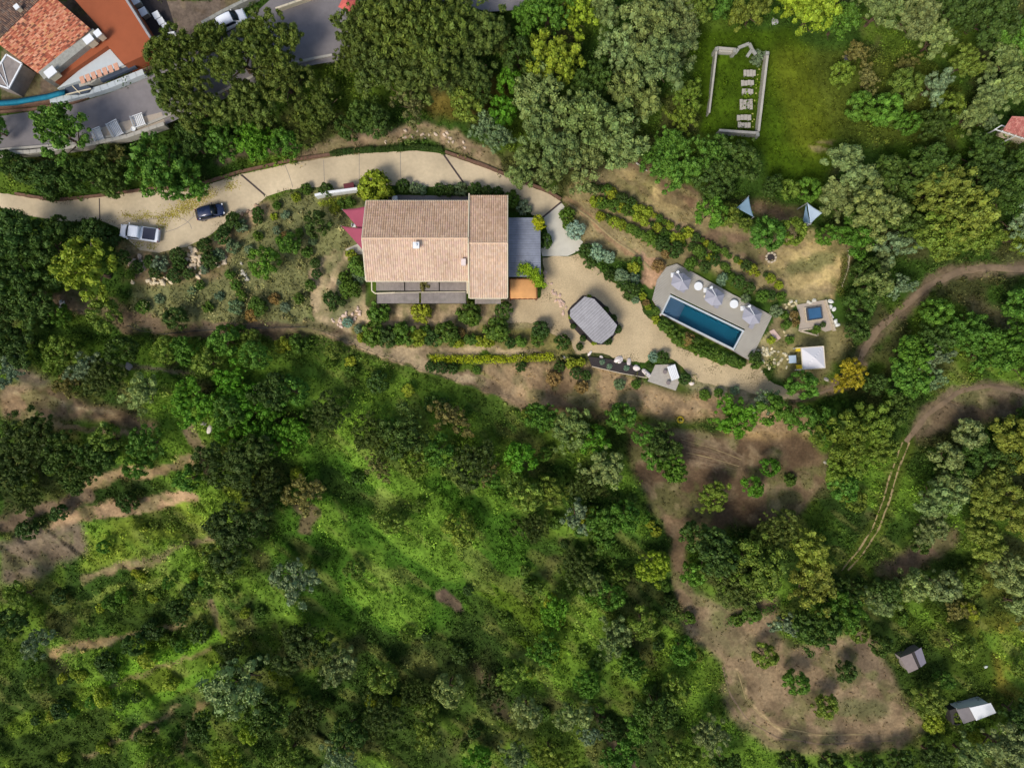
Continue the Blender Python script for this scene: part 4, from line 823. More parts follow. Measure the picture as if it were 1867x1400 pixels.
# ---- drains across the driveway
for (a, c), lb in zip((((440,319),(483,356)), ((808,281),(849,339)), ((1024,368),(989,397))), ('dark drainage channel crossing the driveway beside the rockery', 'dark drainage channel crossing the driveway above the house roof', 'dark drainage channel between the driveway and the pale apron')):
    tag(MB().bar(P(*a, .06), P(*c, .06), .22, .04).build('drain_channel', M['drain']), lb, 'drain', 'drain channels across the driveway')
tag(MB().bar(P(181, 362, .06), P(182, 400, .06), .12, .03).build('drain_channel', M['drain']), 'thin drainage slot across the driveway near the white pickup', 'drain', 'drain channels across the driveway')
def litter(name, spots, n, cols_, label, seed, size=.06):
    rg = np.random.default_rng(seed); C_ = []; 
    for px, py, sp in spots:
        k = int(n * sp * sp); C_ += [(px + a * sp, py + b_ * sp * .7) for a, b_ in rg.normal(size=(k, 2))]
    C_ = np.array(C_); base = to_world(C_[:, 0], C_[:, 1]); base[:, 2] += .065; m_ = len(base); an = rg.random(m_) * 6.28; s2 = size * (.6 + .8 * rg.random(m_))
    a = np.stack([np.cos(an), np.sin(an), .25 * rg.normal(size=m_)], 1) * s2[:, None]; b_ = np.stack([-np.sin(an), np.cos(an), .25 * rg.normal(size=m_)], 1) * s2[:, None] * .7
    V = np.stack([base - a, base - b_, base + a, base + b_], 1).reshape(-1, 3); cc2 = np.array([lin(c) for c in cols_])[rg.integers(0, len(cols_), m_)]
    o = raw_mesh(name, V, np.arange(m_ * 4).reshape(m_, 4), M['turf'], np.repeat(cc2, 4, 0)); kind(o, 'stuff')['label'] = label
litter('fallen_leaves', [(248,397,6),(268,393,7),(292,398,7),(296,412,6),(318,388,9),(335,382,9),(254,446,5),(277,449,5),(345,372,10),(362,366,8),(380,352,9),(700,350,4),(655,350,4),(230,392,5),(420,340,7),(310,392,6)], 3.2, [(172,158,60),(150,140,52),(186,172,90),(128,108,58)], 'yellow fallen leaves scattered over the driveway', 91, .075)
litter('leaf_litter', [(640,640,10),(1010,600,9),(1150,655,10),(1250,640,8),(1300,672,10),(1370,690,12),(600,620,12),(940,590,7),(850,345,6),(960,385,5),(520,350,6),(560,345,5),(200,405,6),(150,398,6),(120,368,6),(400,410,6),(470,375,5),(1000,540,7),(1050,470,5),(1120,510,5)], 1.6, [(120,104,74),(96,86,60),(148,130,96),(84,92,50)], 'dry leaves and twigs along the yard and driveway edges', 92, .05)
for pts in ([(214,412),(236,402),(258,402),(285,398),(322,396)], [(300,424),(322,417),(340,407),(352,396),(362,390)], [(322,396),(336,400),(346,408),(350,418)], [(590,292),(591,318),(592,345)], [(655,279),(655,306),(655,334)], [(520,302),(528,322),(534,342)], [(730,276),(730,305),(731,334)]):
    b = MB()
    for a, c in zip(pts, pts[1:]): b.bar(P(*a, .054), P(*c, .054), .05, .012)
    kind(b.build('driveway_crack', M['asphalt']), 'structure')
# ---- low edging wall on the uphill edge of the driveway
def wallrun(name, pts, wd, ht, m, label, cat, z0=None, jag=0., jit=.08):
    b = MB(); cs = []
    for (x1, y1), (x2, y2) in zip(pts, pts[1:]):
        k = max(1, int(math.hypot(x2 - x1, y2 - y1) / 12)); cs += [(x1 + (x2 - x1) * t / k, y1 + (y2 - y1) * t / k) for t in range(k)]
    cs.append(pts[-1])
    if m in (M['cream'], M['coping'], M.get('roadwall'), M['white']): jit = 0
    for i, (a, c) in enumerate(zip(cs, cs[1:])):
        za, zc = (hpx(*a), hpx(*c)) if z0 is None else (z0, z0); j = jag * rnd.uniform(-1, 1)
        A_ = np.array(P(*a, za + ht / 2 - .2 + j)); C_ = np.array(P(*c, zc + ht / 2 - .2 + j)); C_ = C_ + (C_ - A_) * .04
        b.bar(A_, C_, wd * (1 + jit * rnd.uniform(-1, 1)), ht + .4)
    return tag(b.build(name, m), label, cat)
M['brownstone'] = mat('brown_stone', (112,84,66), var=.3, scale=3, bump=.04)
wallrun('edging_wall', [(30,354),(100,366),(180,358),(268,346),(330,342),(375,334),(440,314),(530,294),(640,277)], .32, .4, M['brownstone'], 'low brown stone edging along the uphill side of the driveway', 'edging')
wallrun('edging_wall', [(812,278),(880,302),(950,331),(1000,350),(1022,364)], .34, .4, M['brownstone'], 'brown stone edging of the driveway bend below the grey-green trees', 'edging')
for i in range(26):
    s = i / 25; px = 606 + s * 196; py = 286 - 14 * math.sin(s * 2.2) - 2
    o = tree(px, float(ydrive(px)) - 1.5, rnd.uniform(5, 7.5), 'bushd', label='small clipped dark bush in the border hedge along the top of the driveway', group='border bushes along the driveway'); o.name = 'border_bush'; ENT[-1][1] = 'border_bush'
# ---- road: retaining wall, kerb
M['roadwall'] = mat('pale_road_wall', (170,164,150), var=.14, scale=2, var2=(.3,.1))
wallrun('retaining_wall', [(-60,284),(60,280),(160,268),(236,252),(303,229)], .45, .9, M['roadwall'], 'pale retaining wall on the lower side of the public road', 'wall', z0=3.0)
b = MB(); 
for a, c in (((0,283),(160,270)), ((160,270),(240,252)), ((240,252),(300,228)), ((300,228),(400,185)), ((400,185),(500,136)), ((500,136),(575,119)), ((575,119),(612,112))): b.bar(P(*a, 1.5), P(*c, 1.5), .3, 3.6)
tag(b.build('road_bank_wall', M['roadwall']), 'tall plastered wall holding up the public road above the bank', 'wall')
b = MB(); b.bar(P(-40, 208, 3.15), P(60, 200, 3.15), .3, .3).bar(P(60, 200, 3.15), P(140, 186, 3.15), .3, .3).bar(P(140, 186, 3.15), P(262, 136, 3.15), .3, .3); kind(b.build('kerb', M['brownstone']), 'structure')
# ---- white slatted benches beside the road
def slat_bench(px, py, rz, L, W_, label):
    x, y, z = P(px, py, 3.05); t = thing('slatted_bench', label, 'bench', (x, y, z), 'white slatted benches beside the road', rz)
    def add(nm, mb): o = mb.build(nm, M['white']); o.parent = t; return o
    s = MB(); n = 6
    for i in range(n): s.box((0, -W_ / 2 + W_ * (i + .5) / n, .46), (L, W_ / n * .66, .04))
    add('seat', s); s = MB()
    for i in range(3): s.box((0, W_ / 2 + .05 + .03 * i, .6 + .16 * i), (L, .03, .1))
    add('backrest', s)
    for dx in (-L / 2 + .1, L / 2 - .1):
        for dy in (-W_ / 2 + .08, W_ / 2 - .08): add('leg', MB().box((dx, dy, .22), (.08, .08, .44)))
    for dx in (-L / 2 - .02, L / 2 + .02): add('armrest', MB().box((dx, 0, .66), (.09, W_ + .2, .05)).box((dx, -W_ / 2, .33), (.06, .06, .62)))
slat_bench(184, 249, R(112), 1.7, .95, 'white slatted bench beside the bright green roadside tree')
slat_bench(215, 238, R(118), 1.9, 1.2, 'widest white slatted bench, in the middle of the roadside row')
slat_bench(257, 223, R(110), 1.4, 1.3, 'white slatted bench under the edge of the dark pines')
t = thing('planter_box', 'round pale planter between the roadside benches', 'planter', P(244, 236, 3.05)); x, y, _ = P(244, 236, 3.3)
MB().lathe((x, y, 3.03), [(.22, 0), (.32, .45), (.28, .45), (.26, .35)], 14).build('pot', M['white'], t)
kind(MB().prism([P(x, y, 3)[:2] for x, y in ((168,262),(168,238),(228,222),(295,205),(302,226),(236,250))], 2.9, 3.07).build('lay_by', M['pebble']), 'structure')
# ---- car under trees, top
def wheels(root, L, W_, r=.33, dx=None):
    for sx in (-1, 1):
        for sy in (-1, 1):
            x = sx * (dx or L * .31); y = sy * (W_ / 2 - .12)
            o = MB().cyl((x, y - .11, r), (x, y + .11, r), r, r, 18).build('wheel', M['rubber']); o.parent = root
            ri = MB().cyl((x, y + sy * .085, r), (x, y + sy * .125, r), r * .62, r * .58, 14).build('rim', M['rim']); ri.parent = o
def loft(secs):
    """secs: list of (x, halfwidth_bottom, halfwidth_top, z0, z1) -> rounded hull"""
    b = MB(); m = 10
    for x, wb, wt, z0, z1 in secs:
        h_ = z1 - z0; ring = [(-wb * .94, z0), (wb * .94, z0), (wb, z0 + h_ * .25), (wb, z0 + h_ * .6), (wt + (wb - wt) * .3, z0 + h_ * .88), (wt * .86, z1), (0, z1 + .015), (-wt * .86, z1), (-(wt + (wb - wt) * .3), z0 + h_ * .88), (-wb, z0 + h_ * .6), (-wb, z0 + h_ * .25)]
        m = len(ring)
        b.v += [(x, a, c) for a, c in ring]
    n = len(secs)
    for i in range(n - 1):
        for j in range(m): k = (j + 1) % m; b.f.append((i * m + j, i * m + k, (i + 1) * m + k, (i + 1) * m + j))
    b.f.append(tuple(range(m))[::-1]); b.f.append(tuple(range((n - 1) * m, n * m))); return b
def quad_patch(pts, m, name, root, th=.015):
    """thin curved pane through points list of rows"""
    b = MB(); rows = len(pts); c = len(pts[0])
    for r in pts: b.v += r
    for i in range(rows - 1):
        for j in range(c - 1): b.f.append((i * c + j, i * c + j + 1, (i + 1) * c + j + 1, (i + 1) * c + j))
    o = b.build(name, m, smooth_=True); o.parent = root; so = o.modifiers.new('t', 'SOLIDIFY'); so.thickness = th; so.offset = 0; return o
def mirrors(root, x, W_, z, m):
    for s in (-1, 1): o = MB().box((x, s * (W_ / 2 + .08), z), (.12, .2, .14)).build('wing_mirror', m, bevel=.02); o.parent = root
def hatchback(px, py, rz, L, W_, m, label, cat='car', z=.05):
    root = thing('parked_car', label, cat, P(px, py, z), None, rz); h = L / 2; w_ = W_ / 2
    body = loft([(-h, w_ * .74, w_ * .66, .42, .78), (-h + .12, w_ * .9, w_ * .8, .3, .92), (-h + .5, w_, w_ * .9, .24, 1.0), (-h * .3, w_, w_ * .92, .22, .98), (h * .3, w_, w_ * .92, .22, .94), (h * .62, w_ * .97, w_ * .86, .24, .86), (h - .18, w_ * .86, w_ * .72, .3, .74), (h, w_ * .66, w_ * .5, .4, .6)]).build('body', m, smooth_=True); body.parent = root
    roof = loft([(-h + .42, w_ * .72, w_ * .62, .9, 1.34), (-h + .62, w_ * .8, w_ * .68, .9, 1.46), (-.1, w_ * .84, w_ * .72, .9, 1.5), (h * .16, w_ * .84, w_ * .7, .9, 1.44), (h * .2, w_ * .84, w_ * .68, .9, 1.4)]).build('roof', m, smooth_=True); roof.parent = root
    quad_patch([[(h * .19, -w_ * .66, 1.43), (h * .21, 0, 1.46), (h * .19, w_ * .66, 1.43)], [(h * .5, -w_ * .8, .95), (h * .56, 0, .97), (h * .5, w_ * .8, .95)]], M['glass'], 'windscreen', root)
    quad_patch([[(-h + .6, -w_ * .62, 1.44), (-h + .58, 0, 1.46), (-h + .6, w_ * .62, 1.44)], [(-h + .2, -w_ * .72, 1.0), (-h + .16, 0, 1.0), (-h + .2, w_ * .72, 1.0)]], M['glass'], 'rear_window', root)
    for s in (-1, 1):
        quad_patch([[(-h + .7, s * w_ * .82, 1.34), (h * .14, s * w_ * .83, 1.34)], [(-h + .6, s * w_ * .94, .98), (h * .38, s * w_ * .95, .96)]], M['glass'], 'side_window', root)
        o = MB().box((h - .17, s * w_ * .66, .66), (.2, .3, .12), -s * .5).build('headlight', M['lamp'], bevel=.03); o.parent = root
        o = MB().box((-h + .1, s * w_ * .74, .82), (.1, .22, .16), s * .3).build('tail_light', M['redlamp'], bevel=.02); o.parent = root
    mirrors(root, h * .3, W_, 1.0, m); wheels(root, L, W_); return root
hatchback(387, 388.5, R(14), 3.75, 1.68, M['cardark'], 'dark blue hatchback parked on the driveway')
hatchback(424, 42, R(25), 4.0, 1.75, M['carwhite'], 'white car half hidden by pines on the public road', z=3.05)
def pickup(px, py, rz, label):
    L, W_ = 5.1, 1.82; m = M['carwhite']; root = thing('pickup_truck', label, 'pickup truck', P(px, py, .05), None, rz); h = L / 2; w_ = W_ / 2
    o = loft([(-h, w_ * .92, w_ * .86, .5, .94), (-h + .1, w_, w_ * .93, .42, 1.0), (-.6, w_, w_ * .94, .38, 1.02), (.6, w_, w_ * .93, .36, 1.04), (h * .5, w_, w_ * .88, .36, 1.04), (h - .5, w_ * .97, w_ * .8, .38, .98), (h - .12, w_ * .84, w_ * .66, .42, .84), (h, w_ * .6, w_ * .5, .5, .72)]).build('body', m, smooth_=True); o.parent = root
    o = loft([(-.28, w_ * .84, w_ * .72, .95, 1.62), (-.1, w_ * .88, w_ * .76, .95, 1.72), (.7, w_ * .88, w_ * .76, .95, 1.74), (1.0, w_ * .86, w_ * .72, .95, 1.68), (1.08, w_ * .84, w_ * .68, .95, 1.6)]).build('cab', m, smooth_=True); o.parent = root
    quad_patch([[(1.07, -w_ * .7, 1.66), (1.12, 0, 1.7), (1.07, w_ * .7, 1.66)], [(1.58, -w_ * .84, 1.07), (1.68, 0, 1.09), (1.58, w_ * .84, 1.07)]], M['glass'], 'windscreen', root)
    for s in (-1, 1):
        quad_patch([[(-.2, s * w_ * .85, 1.56), (.98, s * w_ * .85, 1.56)], [(-.3, s * w_ * .95, 1.08), (1.4, s * w_ * .95, 1.08)]], M['glass'], 'side_window', root)
        o = MB().box((h - .16, s * w_ * .66, .78), (.16, .34, .16), -s * .4).build('headlight', M['lamp'], bevel=.03); o.parent = root
        o = MB().box((-h + .02, s * w_ * .9, .86), (.08, .14, .26)).build('tail_light', M['redlamp']); o.parent = root
    o = MB().box((-1.38, 0, 1.06), (1.62, W_ * .82, .07)).build('bed_cover', M['bedcover'], bevel=.02); o.parent = root
    o = MB().box((-h - .02, 0, .52), (.16, W_ * .9, .16)).build('bumper', M['greywood'], bevel=.02); o.parent = root
    mirrors(root, 1.25, W_, 1.15, m); wheels(root, L, W_, .38, 1.6)
pickup(260, 427, R(172), 'white pickup truck with dark bed cover parked on the driveway')
# ---- pool with deck
def W2(pts, z): return [P(x, y, z)[:2] for x, y in pts]
deck = thing('pool_deck', 'weathered grey board deck surrounding the swimming pool', 'deck', P(1300, 560, 0))
POOL = [(1223,541),(1353.5,604),(1337,635),(1208.5,571)]; DZ = .32
o_ = np.array([P(x, y, DZ)[:2] for x, y in POOL]); ax = (o_[1] - o_[0]) / np.linalg.norm(o_[1] - o_[0]); ay = np.array([-ax[1], ax[0]])
dp = W2(DECK, DZ); pc = [tuple(p) for p in o_]
def clip(poly, p, n, keep):
    out = []
    for a, c in zip(poly, poly[1:] + poly[:1]):
        da = (a[0] - p[0]) * n[0] + (a[1] - p[1]) * n[1]; dc = (c[0] - p[0]) * n[0] + (c[1] - p[1]) * n[1]
        if da >= 0: out.append(a)
        if (da >= 0) != (dc >= 0): t = da / (da - dc); out.append((a[0] + (c[0] - a[0]) * t, a[1] + (c[1] - a[1]) * t))
    return out
# deck boards: strips along the pool's long axis, cut to the outline and round the basin
bd = MB(); proj = [(np.dot(np.array(p) - o_[0], ax), np.dot(np.array(p) - o_[0], ay)) for p in dp]
v0, v1 = min(p[1] for p in proj), max(p[1] for p in proj); pw = np.linalg.norm(o_[1] - o_[0]); pv = np.dot(o_[3] - o_[0], ay)
v = v0; bw = .19
while v < v1:
    cell = clip(clip(dp, o_[0] + ay * (v + .018), ay, 1), o_[0] + ay * (v + bw - .018), -ay, 1)
    segs = [cell]
    if v + bw > pv - .22 and v < .22: segs = [clip(cell, o_[0] - ax * .2, -ax, 1), clip(cell, o_[1] + ax * .2, ax, 1)]
    for sg in segs:
        if len(sg) >= 3: dz = rnd.uniform(-.004, .004); bd.prism(sg, DZ - .04 + dz, DZ + dz)
    v += bw
bd.build('board_floor', M['deckwood'], deck)
b = MB()
dpi = [tuple(np.array(p) * .985 + np.mean(dp, 0) * .015) for p in dp]
for a, c in zip(dpi, dpi[1:] + dpi[:1]): b.bar((a[0], a[1], .0), (c[0], c[1], .0), .08, .52)
b.build('skirt', M['rust'], deck)
pool = thing('swimming_pool', 'long rectangular blue swimming pool set in the deck', 'swimming pool', P(1281, 588, 0))
def frame(b, c, wd, z0, z1, off=0.):
    cen = sum(np.array(p) for p in c) / 4
    outer = [tuple(np.array(p) + (ax * sx + ay * sy) * wd) for p, sx, sy in zip(c, (-1, 1, 1, -1), (1, 1, -1, -1))]
    n = 4
    for i in range(4): j = (i + 1) % 4; b.prism([c[i], c[j], outer[j], outer[i]], z0, z1)
cop = MB(); frame(cop, pc, .2, DZ - .3, DZ + .02); cop.build('coping', M['coping'], pool)
bas = MB(); frame(bas, pc, .1, -1.5, DZ - .3); bas.prism([tuple(p) for p in o_], -1.6, -1.5); bas.build('basin', M['poolwall'], pool)
sx = ax * 2.05; b = MB(); eps = ax * .0; b.prism([pc[0], tuple(o_[0] + ax * 1.9), tuple(o_[3] + ax * 1.9), pc[3]], -1.5, -.15); b.prism([tuple(o_[0] + ax * 1.9), tuple(o_[0] + ax * 2.3), tuple(o_[3] + ax * 2.3), tuple(o_[3] + ax * 1.9)], -1.5, -.65); b.build('step', M['poolstep'], pool)
wt = MB().poly([(p[0], p[1], .1) for p in pc][::-1]).build('pool_water', M['water'], pool)
def parasol(px, py, label, rz):
    zt = 2.75; cx, cy, _ = P(px, py, 2.5); root = thing('parasol', label, 'parasol', (cx, cy, DZ), 'grey cantilever parasols on the pool deck'); n = 6; r = 1.27
    ang = [rz + i * math.pi / 3 for i in range(6)]; b = MB(); sc_ = [1.05, .92, 1.08, 1.05, .92, 1.08]
    k = 0
    for i in range(6):
        a0, a1 = ang[i], ang[(i + 1) % 6]; s0, s1 = sc_[i] * r, sc_[(i + 1) % 6] * r
        nn = 5; rows = []
        for q in range(nn + 1):
            t = q / nn; rows.append([(cx + ((1 - u_) * math.cos(a0) * s0 + u_ * math.cos(a1) * s1) * t, cy + ((1 - u_) * math.sin(a0) * s0 + u_ * math.sin(a1) * s1) * t, zt + .12 - .75 * t - .1 * t * 4 * u_ * (1 - u_) * .5) for u_ in (0, .25, .5, .75, 1)])
        base = len(b.v)
        for rr in rows: b.v += rr
        for q in range(nn):
            for j in range(4): b.f.append((base + q * 5 + j, base + (q + 1) * 5 + j, base + (q + 1) * 5 + j + 1, base + q * 5 + j + 1))
    o = b.build('canopy', M['parasol'], root); so = o.modifiers.new('t', 'SOLIDIFY'); so.thickness = .012
    d_ = np.array([-.6, 1.12]) * .98; mx, my = cx + d_[0] * 1.05, cy + d_[1] * 1.02
    MB().cyl((mx, my, DZ), (mx, my, 2.95), .05, .045).build('mast', M['white'], root)
    MB().box((mx, my, DZ + .05), (.6, .6, .1)).build('base_plate', M['white'], root, bevel=.02)
    MB().cyl((mx, my, 2.9), (cx, cy, 3.02), .04, .03).cyl((cx, cy, 3.02), (cx, cy, 2.85), .03, .03).build('arm', M['white'], root)
    MB().box((mx, my, 2.98), (.34, .3, .2), .5).build('head_cap', M['white'], root, bevel=.04)
    b = MB()
    for a, s in zip(ang, sc_): b.bar((cx, cy, zt + .06), (cx + math.cos(a) * s * r * .97, cy + math.sin(a) * s * r * .97, zt - .66), .03, .03)
    b.build('ribs', M['greywood'], root); return root
parasol(1243, 513, 'grey two-tone parasol at the pool end with the shallow step', .25)
parasol(1304, 541, 'grey two-tone parasol between the two round white tables', .25)
parasol(1373, 575, 'grey two-tone parasol at the pool end beside the hot tub', .25)
def round_table(px, py, r, label):
    x, y, _ = P(px, py, .75); t = thing('round_table', label, 'table', (x, y, DZ), 'round white tables on the pool deck')
    MB().lathe((x, y, DZ), [(r * .98, .46), (r, .48), (r, .5), (r * .97, .52), (.01, .525)], 28).build('table_top', M['white'], t)
    MB().cyl((x, y, DZ), (x, y, DZ + .46), .06).lathe((x, y, DZ), [(.26, 0), (.24, .04), (.05, .05)], 16).build('pedestal', M['white'], t)
round_table(1273, 522, .56, 'round white table between the first and middle parasols'); round_table(1338, 554.5, .56, 'round white table close to the hot tub end of the pool deck')
t = thing('side_table', 'tiny cream side table beside the middle parasol', 'table', P(1285.5, 540.5, DZ)); x, y, _ = P(1285.5, 540.5, .7)
MB().lathe((x, y, DZ), [(.18, .38), (.2, .4), (.18, .43), (.01, .43)], 16).build('table_top', M['cream'], t); MB().cyl((x, y, DZ), (x, y, DZ + .38), .03).build('leg', M['cream'], t)
# loungers under the parasols
for i, (px, py) in enumerate(((1247,524),(1308,553),(1371,590))):
    x, y, _ = P(px, py, DZ); lg = thing('sun_lounger', f'grey sun lounger mostly hidden below the {("parasol by the shallow pool step", "middle parasol of the deck", "parasol closer to the hot tub")[i]}', 'sun lounger', (x, y, DZ), 'sun loungers under the parasols', math.atan2(ax[1], ax[0]) + R(90))
    for nm, mb, m in (('frame', MB().box((0, 0, .26), (1.5, .6, .05)), 'greywood'), ('mattress', MB().box((-.1, 0, .33), (1.2, .56, .08)), 'parasol')):
        o = mb.build(nm, M[m]); o.parent = lg
    for sx_ in (-.65, .65):
        for sy_ in (-.25, .25): o = MB().box((sx_, sy_, .12), (.05, .05, .24)).build('leg', M['greywood']); o.parent = lg
# pink paving slab, hot tub, boulders
tag(MB().prism(W2([(1403,604),(1411,600),(1424,616),(1415,623)], .1), -.1, .12).build('paving_slab', M['pink'], bevel=.02), 'pinkish paving slab on the path from pool deck to hot tub', 'paving')
kind(MB().prism(W2([(1452,556),(1503,547),(1520,601),(1505,605),(1489,597),(1456,602),(1460,580)], .1), -.2, .12).build('patio', M['pebble']), 'structure')
tub = thing('hot_tub', 'square hot tub with blue water on the stone patio', 'hot tub', P(1484, 572, .1))
TQ = W2([(1470.5,562),(1497.5,558.5),(1500.5,580.5),(1473.5,584.5)], .5); c_ = np.mean(TQ, 0)
inn = [tuple(np.array(p) * .84 + c_ * .16) for p in TQ]; b = MB()
for i in range(4): j = (i + 1) % 4; b.prism([inn[i], inn[j], TQ[j], TQ[i]], .1, .55)
b.build('shell', M['tub'], tub, bevel=.02)
MB().prism(inn, .3, .36).build('tub_floor', M['tub'], tub); MB().prism(inn, .4, .47).build('tub_water', M['tubcover'], tub)
tq2 = [tuple(np.array(p) * 1.18 - c_ * .18) for p in TQ]; b = MB()
tq1 = [tuple(np.array(p) * 1.03 - c_ * .03) for p in TQ]
for i in range(4): j = (i + 1) % 4; b.prism([tq1[i], tq1[j], tq2[j], tq2[i]], .1, .3)
b.build('surround', M['stone'], tub)
wallrun('low_wall', [(1503,547),(1513,578),(1520,603)], .28, .4, M['stone'], 'low stone wall between the hot tub patio and the pale boulders', 'wall')
wallrun('low_wall', [(1455,603),(1489,598),(1489,612),(1458,604)], .2, .25, M['stone'], 'thin stone kerb round the planting bed beneath the hot tub', 'edging')
# white canopy, grey table, yellow chairs
cn = thing('canopy', 'white square fabric canopy beside the hot tub garden', 'canopy', P(1482, 652, 0))
q = [P(1460,634,2.4), P(1501.5,631,2.4), P(1504.5,671,2.4), P(1463.5,673.5,2.4)]; b = MB(); n = 10; A_ = np.array(q)
for i in range(n + 1):
    for j in range(n + 1):
        p = (A_[0] * (1 - i / n) + A_[1] * i / n) * (1 - j / n) + (A_[3] * (1 - i / n) + A_[2] * i / n) * j / n; d_ = max(abs(i / n - .5), abs(j / n - .5)) * 2
        b.v.append((p[0], p[1], 2.4 + .55 * (1 - d_)))
for i in range(n):
    for j in range(n): k = i * (n + 1) + j; b.f.append((k, k + 1, k + n + 2, k + n + 1))
M['awhite'] = mat('white_fabric', (212,208,206), var=.03, scale=1, rough=.9)
o = b.build('fabric_top', M['awhite'], cn); so = o.modifiers.new('t', 'SOLIDIFY'); so.thickness = .02
for p in q: MB().box((p[0] * .995 + .005 * c_[0], p[1], 1.18), (.08, .08, 2.4)).build('leg', M['white'], cn)
b = MB()
for a, c in zip(q, q[1:] + q[:1]): b.bar(a, c, .06, .14)
b.build('valance', M['cream'], cn)
t = thing('table', 'square grey-blue table between the two yellow chairs', 'table', P(1445, 655, 0)); x, y, _ = P(1445, 655, .75)
MB().box((x, y, .74), (.95, 1.0, .05), .05).build('table_top', M['pale_sail'], t)
for dx in (-.4, .4):
    for dy in (-.42, .42): MB().box((x + dx, y + dy, .36), (.06, .06, .72)).build('leg', M['greywood'], t)
for px, py, lb in ((1455,637,'bright yellow chair on the hot tub side of the grey table'), (1456,669,'bright yellow chair on the downhill side of the grey table')):
    x, y, _ = P(px, py, .5); t = thing('garden_chair', lb, 'chair', (x, y, .02), 'yellow chairs by the white canopy')
    MB().box((x, y, .45), (.55, .55, .07)).build('seat', M['yellow'], t, bevel=.02); MB().box((x + .27, y, .7), (.06, .55, .5)).build('backrest', M['yellow'], t, bevel=.02)
    for dx in (-.22, .22):
        for dy in (-.22, .22): MB().box((x + dx, y + dy, .22), (.04, .04, .44)).build('leg', M['yellow'], t)
# pavilion in the gravel yard
pv = thing('pavilion', 'grey boarded eight-sided timber pavilion roof in the gravel yard', 'pavilion', P(1083, 585, 0))
OC = [(1066,541),(1083,545),(1105,569),(1125,593),(1118,610),(1096,627),(1081,622),(1039,577),(1040,565)]; zq = 2.9
op = W2(OC, zq); cen = np.mean(op, 0); aa = np.array(P(1123, 588, zq)[:2]) - np.array(P(1081, 543, zq)[:2]); aa /= np.linalg.norm(aa); bb = np.array([-aa[1], aa[0]])
b = MB(); s0 = min(np.dot(np.array(p), aa) for p in op); s1 = max(np.dot(np.array(p), aa) for p in op); s = s0
while s < s1:
    c = clip(clip(op, aa * (s + .012), aa, 1), aa * (s + .318), -aa, 1)
    if len(c) >= 3: dz = rnd.uniform(-.008, .008); b.prism(c, zq + dz, zq + .05 + dz)
    s += .33
b.build('board_roof', M['greywood'], pv)
b = MB()
for a, c in zip(op, op[1:] + op[:1]): b.bar((a[0], a[1], zq - .1), (c[0], c[1], zq - .1), .1, .16)
b.build('fascia', M['darkgap'], pv)
for p in op[::2]: q = np.array(p) * .95 + cen * .05; MB().box((q[0], q[1], zq / 2 - .1), (.14, .14, zq - .1)).build('post', M['darkgap'], pv)
bed = ragged([(1062,539),(1084,541),(1106,560),(1127,588),(1125,608),(1104,629),(1082,628),(1058,612),(1038,588),(1034,568),(1044,556)], 1, seed=9)
kind(MB().poly([P(x, y, .09) for x, y in bed][::-1]).build('planting_bed', M['mulch']), 'structure')
# seating table under the pavilion not visible from above; raised bed with mulch
rb = thing('raised_bed', 'long narrow raised bed of dark mulch at the yard edge', 'raised bed', P(1130, 668, 0))
RB = [(1072,650),(1090,652),(1120,656),(1150,664),(1184,684),(1180,689),(1130,680),(1079,668)]
MB().prism(W2(RB, .2), -.3, .22).build('mulch_bed', M['mulch'], rb); b = MB(); rp = W2(RB, .2)
for a, c in zip(rp[4:], rp[5:]): b.bar((a[0], a[1], .0), (c[0], c[1], .0), .1, .6)
b.build('rim', M['stone'], rb)
# small stone terrace with bench and stools
kind(MB().prism(W2([(1195,665),(1231,664),(1241,690),(1232,712),(1181,695)], .3), -.8, .3).build('stone_terrace', M['planks']), 'structure')
bn = thing('bench', 'pale plank bench table on the small stone terrace', 'bench', P(1227, 679, .3)); x, y, _ = P(1227.5, 679, .8); rz_ = R(-72)
s = MB()
for i in range(5): d_ = (i - 2) * .22; s.box((x - math.sin(rz_) * d_, y + math.cos(rz_) * d_, .82), (1.9, .19, .05), rz_)
s.build('table_top', M['white'], bn)
for e in (-.75, .75): MB().box((x + math.cos(rz_) * e, y + math.sin(rz_) * e, .55), (.1, .8, .5), rz_).build('leg', M['planks'], bn)
for px, py, lb in ((1212,678,'dark round stool on the stone terrace, on the yard side'), (1218,698,'dark round stool at the downhill edge of the stone terrace')):
    x, y, _ = P(px, py, .6); t = thing('stool', lb, 'stool', (x, y, .3), 'stools on the small stone terrace'); MB().lathe((x, y, .3), [(.26, .38), (.28, .42), (.26, .46), (.01, .47)], 16).build('seat', M['brownpanel'], t); MB().cyl((x, y, .3), (x, y, .68), .05).build('leg', M['darkgap'], t)
